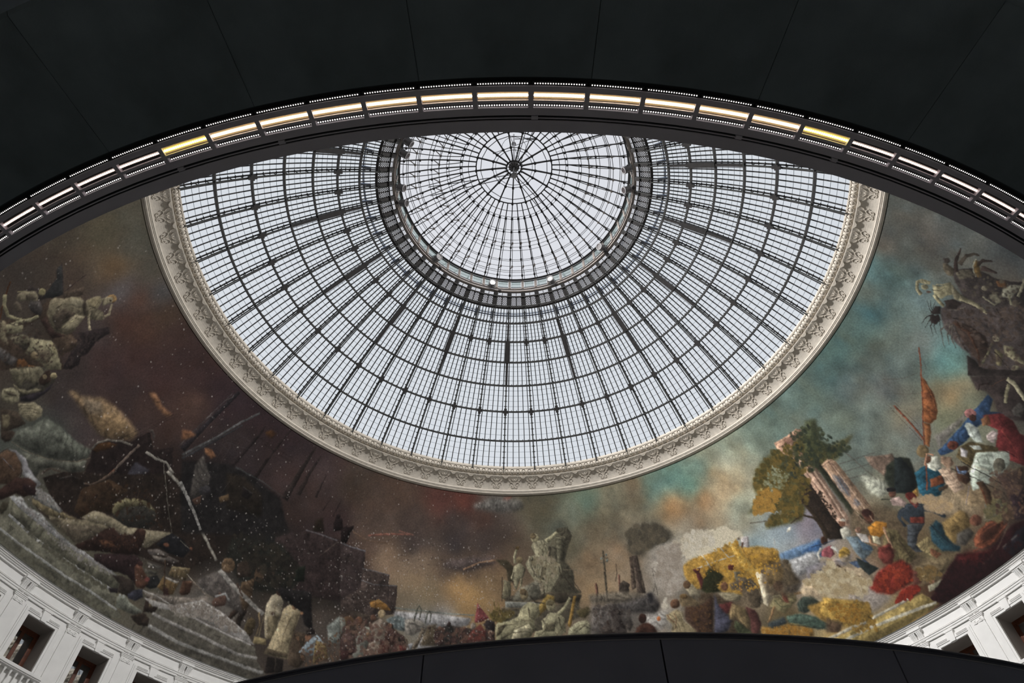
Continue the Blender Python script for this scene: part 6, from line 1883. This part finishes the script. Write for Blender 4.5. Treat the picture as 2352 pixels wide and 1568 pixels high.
for l in MST.split('\n'):
    t = [int(q) for q in l.split()]
    pts = np.cumsum(np.array(t[5:5+(len(t)-5)//2*2], float).reshape(-1, 2), axis=0); pts[:, 0] /= 50; pts[:, 1] /= 2000
    q = fill(pts, t[4]/100/PXM)
    if q is None: continue
    c_, x0, x1, y0, y1 = q; a_ = (c_*t[3]/10)[..., None]
    col = np.array(t[:3], float)*(1+STROKE_VAR[y0:y1, x0:x1, None])
    sz = math.sqrt(max(1., c_.sum()))
    col = col*.82+col.mean(-1, keepdims=True)*.18
    if t[4] < 30 and 14 < sz < 150 and sum(t[:3]) > 150:      # drapery-like folds
        hs = (x0*7+y0*13) % 17/17*2.2-.6; yy_, xx_ = np.mgrid[y0:y1, x0:x1]
        q_ = (xx_*math.cos(hs)+yy_*math.sin(hs))*PXM/.34+.9*n2[y0:y1, x0:x1]+.35*n3[y0:y1, x0:x1]
        fo = -np.abs(np.sin(q_*3.1416))**5+.25
        col = col*(1+.20*fo*np.clip(.7+.7*n1[y0:y1, x0:x1], 0, 1.3))[..., None]
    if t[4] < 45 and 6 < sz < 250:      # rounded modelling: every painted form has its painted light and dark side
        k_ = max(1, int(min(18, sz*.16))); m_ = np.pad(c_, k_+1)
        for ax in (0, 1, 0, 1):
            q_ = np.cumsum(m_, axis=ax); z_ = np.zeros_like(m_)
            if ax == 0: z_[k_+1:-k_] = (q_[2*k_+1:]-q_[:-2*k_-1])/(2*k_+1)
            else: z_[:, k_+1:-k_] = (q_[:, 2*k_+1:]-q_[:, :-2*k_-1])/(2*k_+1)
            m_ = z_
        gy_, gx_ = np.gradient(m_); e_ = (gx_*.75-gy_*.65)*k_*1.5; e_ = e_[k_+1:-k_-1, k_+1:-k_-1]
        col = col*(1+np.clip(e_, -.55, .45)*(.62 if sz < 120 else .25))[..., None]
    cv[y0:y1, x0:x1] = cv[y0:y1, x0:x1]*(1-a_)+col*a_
for l in MDB.split('\n'):             # loose dabs: foliage, straw, snow crusts, smoke
    t = [float(q) for q in l.split()]; n_, s_ = int(t[0]), t[1]; ca_, cb_ = np.array(t[2:5]), np.array(t[5:8])
    pts = np.cumsum(np.array(t[8:]).reshape(-1, 2), axis=0); pts[:, 0] /= 50; pts[:, 1] /= 2000
    q = fill(pts, 0)
    if q is None: continue
    c_, x0, x1, y0, y1 = q; ys, xs = np.nonzero(c_ > .5)
    if len(ys) == 0: continue
    for i in rng.integers(0, len(ys), n_):
        y, x = ys[i]+y0, xs[i]+x0; r = max(1., s_/100/PXM*(.5+rng.random()))
        ra, rb = r*(.6+.8*rng.random()), r*(.6+.8*rng.random()); th = rng.random()*3.14; k = int(max(ra, rb))+1
        if not (k < y < NV-k-1 and k < x < NA-k-1): continue
        g_ = np.arange(-k, k+1); X_, Y_ = np.meshgrid(g_, g_); u_ = X_*math.cos(th)+Y_*math.sin(th); w_ = Y_*math.cos(th)-X_*math.sin(th)
        a_ = np.clip(1.4*(1-(u_/ra)**2-(w_/rb)**2), 0, 1)[..., None]*.75
        sl = (slice(y-k, y+k+1), slice(x-k, x+k+1)); cv[sl] = cv[sl]*(1-a_)+(ca_+(cb_-ca_)*rng.random())*a_
# the panorama runs on past what the photograph shows: continue it mirrored
EL, ER = np.array([(-0.031, -72.4), (0.009, -73.6), (0.049, -74.8), (0.088, -76.1), (0.126, -77.5), (0.163, -78.9), (0.199, -80.4), (0.234, -81.9), (0.268, -83.4), (0.3, -85.0), (0.331, -86.7), (0.36, -88.4), (0.387, -90.2), (0.413, -92.0), (0.436, -93.8), (0.458, -95.7), (0.478, -97.6), (0.495, -99.5), (0.511, -101.4), (0.524, -103.4), (0.535, -105.4), (0.544, -107.4)]), np.array([(-0.021, 71.0), (0.02, 72.2), (0.06, 73.5), (0.1, 74.8), (0.138, 76.1), (0.176, 77.6), (0.212, 79.0), (0.248, 80.5), (0.282, 82.1), (0.314, 83.7), (0.346, 85.4), (0.375, 87.1), (0.403, 88.9), (0.429, 90.7), (0.453, 92.6), (0.475, 94.5), (0.495, 96.4), (0.513, 98.3), (0.529, 100.3), (0.542, 102.3), (0.553, 104.3), (0.562, 106.3)])
vv_ = (np.arange(NV)+.5)/NV; xl = ((np.interp(vv_, EL[:, 0], EL[:, 1])-AZ0)/DA).astype(int)[:, None]; xr = ((np.interp(vv_, ER[:, 0], ER[:, 1])-AZ0)/DA).astype(int)[:, None]
sh_ = int(42/DA); bl_ = 4/DA; gx_ = np.arange(NA)[None, :]*np.ones((NV, 1)); rowi = np.arange(NV)[:, None]
for xe, sg_ in ((xl, -1), (xr, 1)):
    t_ = np.clip(((gx_-xe)*sg_)/bl_, 0, 1)[..., None]; src = np.clip(np.arange(NA)[None, :]-sg_*sh_, 0, NA-1)
    cv = cv*(1-t_)+cv[rowi, src+0*rowi]*t_
# drifting flakes over the wintry half
def flake(a, v, s_, c_, al):
    x = int((a-AZ0)/DA); y = int(v*NV); 
    if 2 < x < NA-4 and 2 < y < NV-4:
        k = int(s_); sl = (slice(y, y+k), slice(x, x+k)); cv[sl] = cv[sl]*(1-al)+np.array(c_)*al
for a0, a1, v0, v1, n_ in ((-62, 0, .30, 1, 500), (-32, -4, .12, .75, 900), (-100, -60, .45, 1, 160), (-75, -35, .15, .6, 420)):
    for _ in range(n_):
        g_ = rng.random(); a = rng.uniform(a0, a1); v = rng.uniform(v0, v1)
        flake(a, v, rng.choice([2, 3, 4]), (150+30*g_, 146+26*g_, 140+28*g_), .25+.5*rng.random()**2)
for _ in range(18):                     # far birds
    a = -16+rng.normal()*3.5; v = .66+rng.normal()*.035
    for q in range(4): flake(a+q*.10, v+(.004 if q in (0, 3) else 0), 2, (42, 36, 38), .8)
# brush wobble
wx = noise(.16)*.55+noise(.08)*.45; wy = noise(.16)*.55+noise(.08)*.45
yi = np.clip(np.arange(NV)[:, None]+np.round(wy), 0, NV-1).astype(int); xi = np.clip(np.arange(NA)[None, :]+np.round(wx), 0, NA-1).astype(int)
cv = cv[yi, xi]
cv *= (1+.035*noise(.05))[..., None]
cv = np.clip(cv, 4, 250)
lin = np.where(cv/255 <= .04045, cv/255/12.92, ((cv/255+.055)/1.055)**2.4)
lin = np.clip(lin*MURAL_GAIN*(1-.44*np.clip((az+20)/75, 0, 1))[None, :, None], .004, .92)  # paint darkened towards the right to offset the stronger lamps there
# to the vertices of the vault mesh: fine columns where painted, coarse behind
fa = np.arange(AZ0, AZ1+1e-6, DA*2)[:-1]; nv_ = NV//2+1
lo = lin[:, :len(fa)*2].reshape(NV, len(fa), 2, 3).mean(2)
lo = np.concatenate([lo[:1], (lo[1:-1:2]+lo[2::2])/2, lo[-1:]], 0)[:nv_]
back = np.arange(AZ1, 360+AZ0-.5, 2.0)
bt = (np.linspace(0, 1, len(back)+2)[1:-1])[None, :, None]
bc = lo[:, -1:, :]*(1-bt)+lo[:, :1, :]*bt
azs = np.concatenate([fa, back]); colr = np.concatenate([lo, bc], 1)
ncol = len(azs); rowsn = colr.shape[0]
phs = PH0+.006+(PH1-PH0-.006)*np.linspace(0, 1, rowsn)
SA, CA = np.sin(np.radians(azs)), np.cos(np.radians(azs))
VX = RS*np.sin(phs)[:, None]*SA[None]; VY = RS*np.sin(phs)[:, None]*CA[None]; VZ = np.repeat((ZO+RS*np.cos(phs))[:, None], ncol, 1)
verts = np.stack([VX, VY, VZ], -1).reshape(-1, 3)
I = np.arange(rowsn-1)[:, None]*ncol; J = np.arange(ncol)[None, :]; J2 = (J+1) % ncol
quads = np.stack([I+J, I+J2, I+J2+ncol, I+J+ncol], -1).reshape(-1, 4)[:, ::-1]
me = bpy.data.meshes.new('mural'); me.vertices.add(len(verts)); me.vertices.foreach_set('co', verts.ravel())
me.loops.add(len(quads)*4); me.loops.foreach_set('vertex_index', quads.ravel().astype(np.int32))
me.polygons.add(len(quads)); me.polygons.foreach_set('loop_start', np.arange(0, len(quads)*4, 4, dtype=np.int32))
me.update(calc_edges=True)
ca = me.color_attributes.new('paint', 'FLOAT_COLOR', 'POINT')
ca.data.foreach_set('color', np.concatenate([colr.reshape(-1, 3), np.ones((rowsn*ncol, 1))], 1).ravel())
M = bpy.data.materials.new('painted_canvas'); M.use_nodes = True; n = M.node_tree; b = n.nodes['Principled BSDF']; L = n.links.new
b.inputs['Roughness'].default_value = .85; b.inputs['Specular IOR Level'].default_value = .15
at = n.nodes.new('ShaderNodeAttribute'); at.attribute_name = 'paint'
tc = n.nodes.new('ShaderNodeTexCoord'); z = n.nodes.new('ShaderNodeTexNoise'); z.inputs['Scale'].default_value = 14; z.inputs['Detail'].default_value = 5
L(tc.outputs['Object'], z.inputs['Vector'])
mr_ = n.nodes.new('ShaderNodeMapRange'); mr_.inputs['From Min'].default_value = .3; mr_.inputs['From Max'].default_value = .7
mr_.inputs['To Min'].default_value = .84; mr_.inputs['To Max'].default_value = 1.14
mx = n.nodes.new('ShaderNodeVectorMath'); mx.operation = 'SCALE'
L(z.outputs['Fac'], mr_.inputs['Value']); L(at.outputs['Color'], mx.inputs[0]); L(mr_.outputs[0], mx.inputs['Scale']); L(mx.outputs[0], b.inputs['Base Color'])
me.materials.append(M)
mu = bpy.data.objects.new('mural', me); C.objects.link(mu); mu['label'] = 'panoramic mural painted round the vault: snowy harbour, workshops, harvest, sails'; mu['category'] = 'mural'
# plaster shell carrying the painting
mb = MB(); shell = [(19.6, H(15.62))]+[((RS+.06)*math.sin(p), ZO+(RS+.06)*math.cos(p)) for p in np.linspace(PH0, PH1-.02, 24)]+[((RS+.4)*math.sin(p), ZO+(RS+.4)*math.cos(p)) for p in np.linspace(PH1-.02, PH0, 24)]+[(20.4, H(15.62))]
lathe(mb, shell, n=160, closed_profile=True); link('wall_vault', mb.mesh('wall_vault', M_plast), kind='structure')
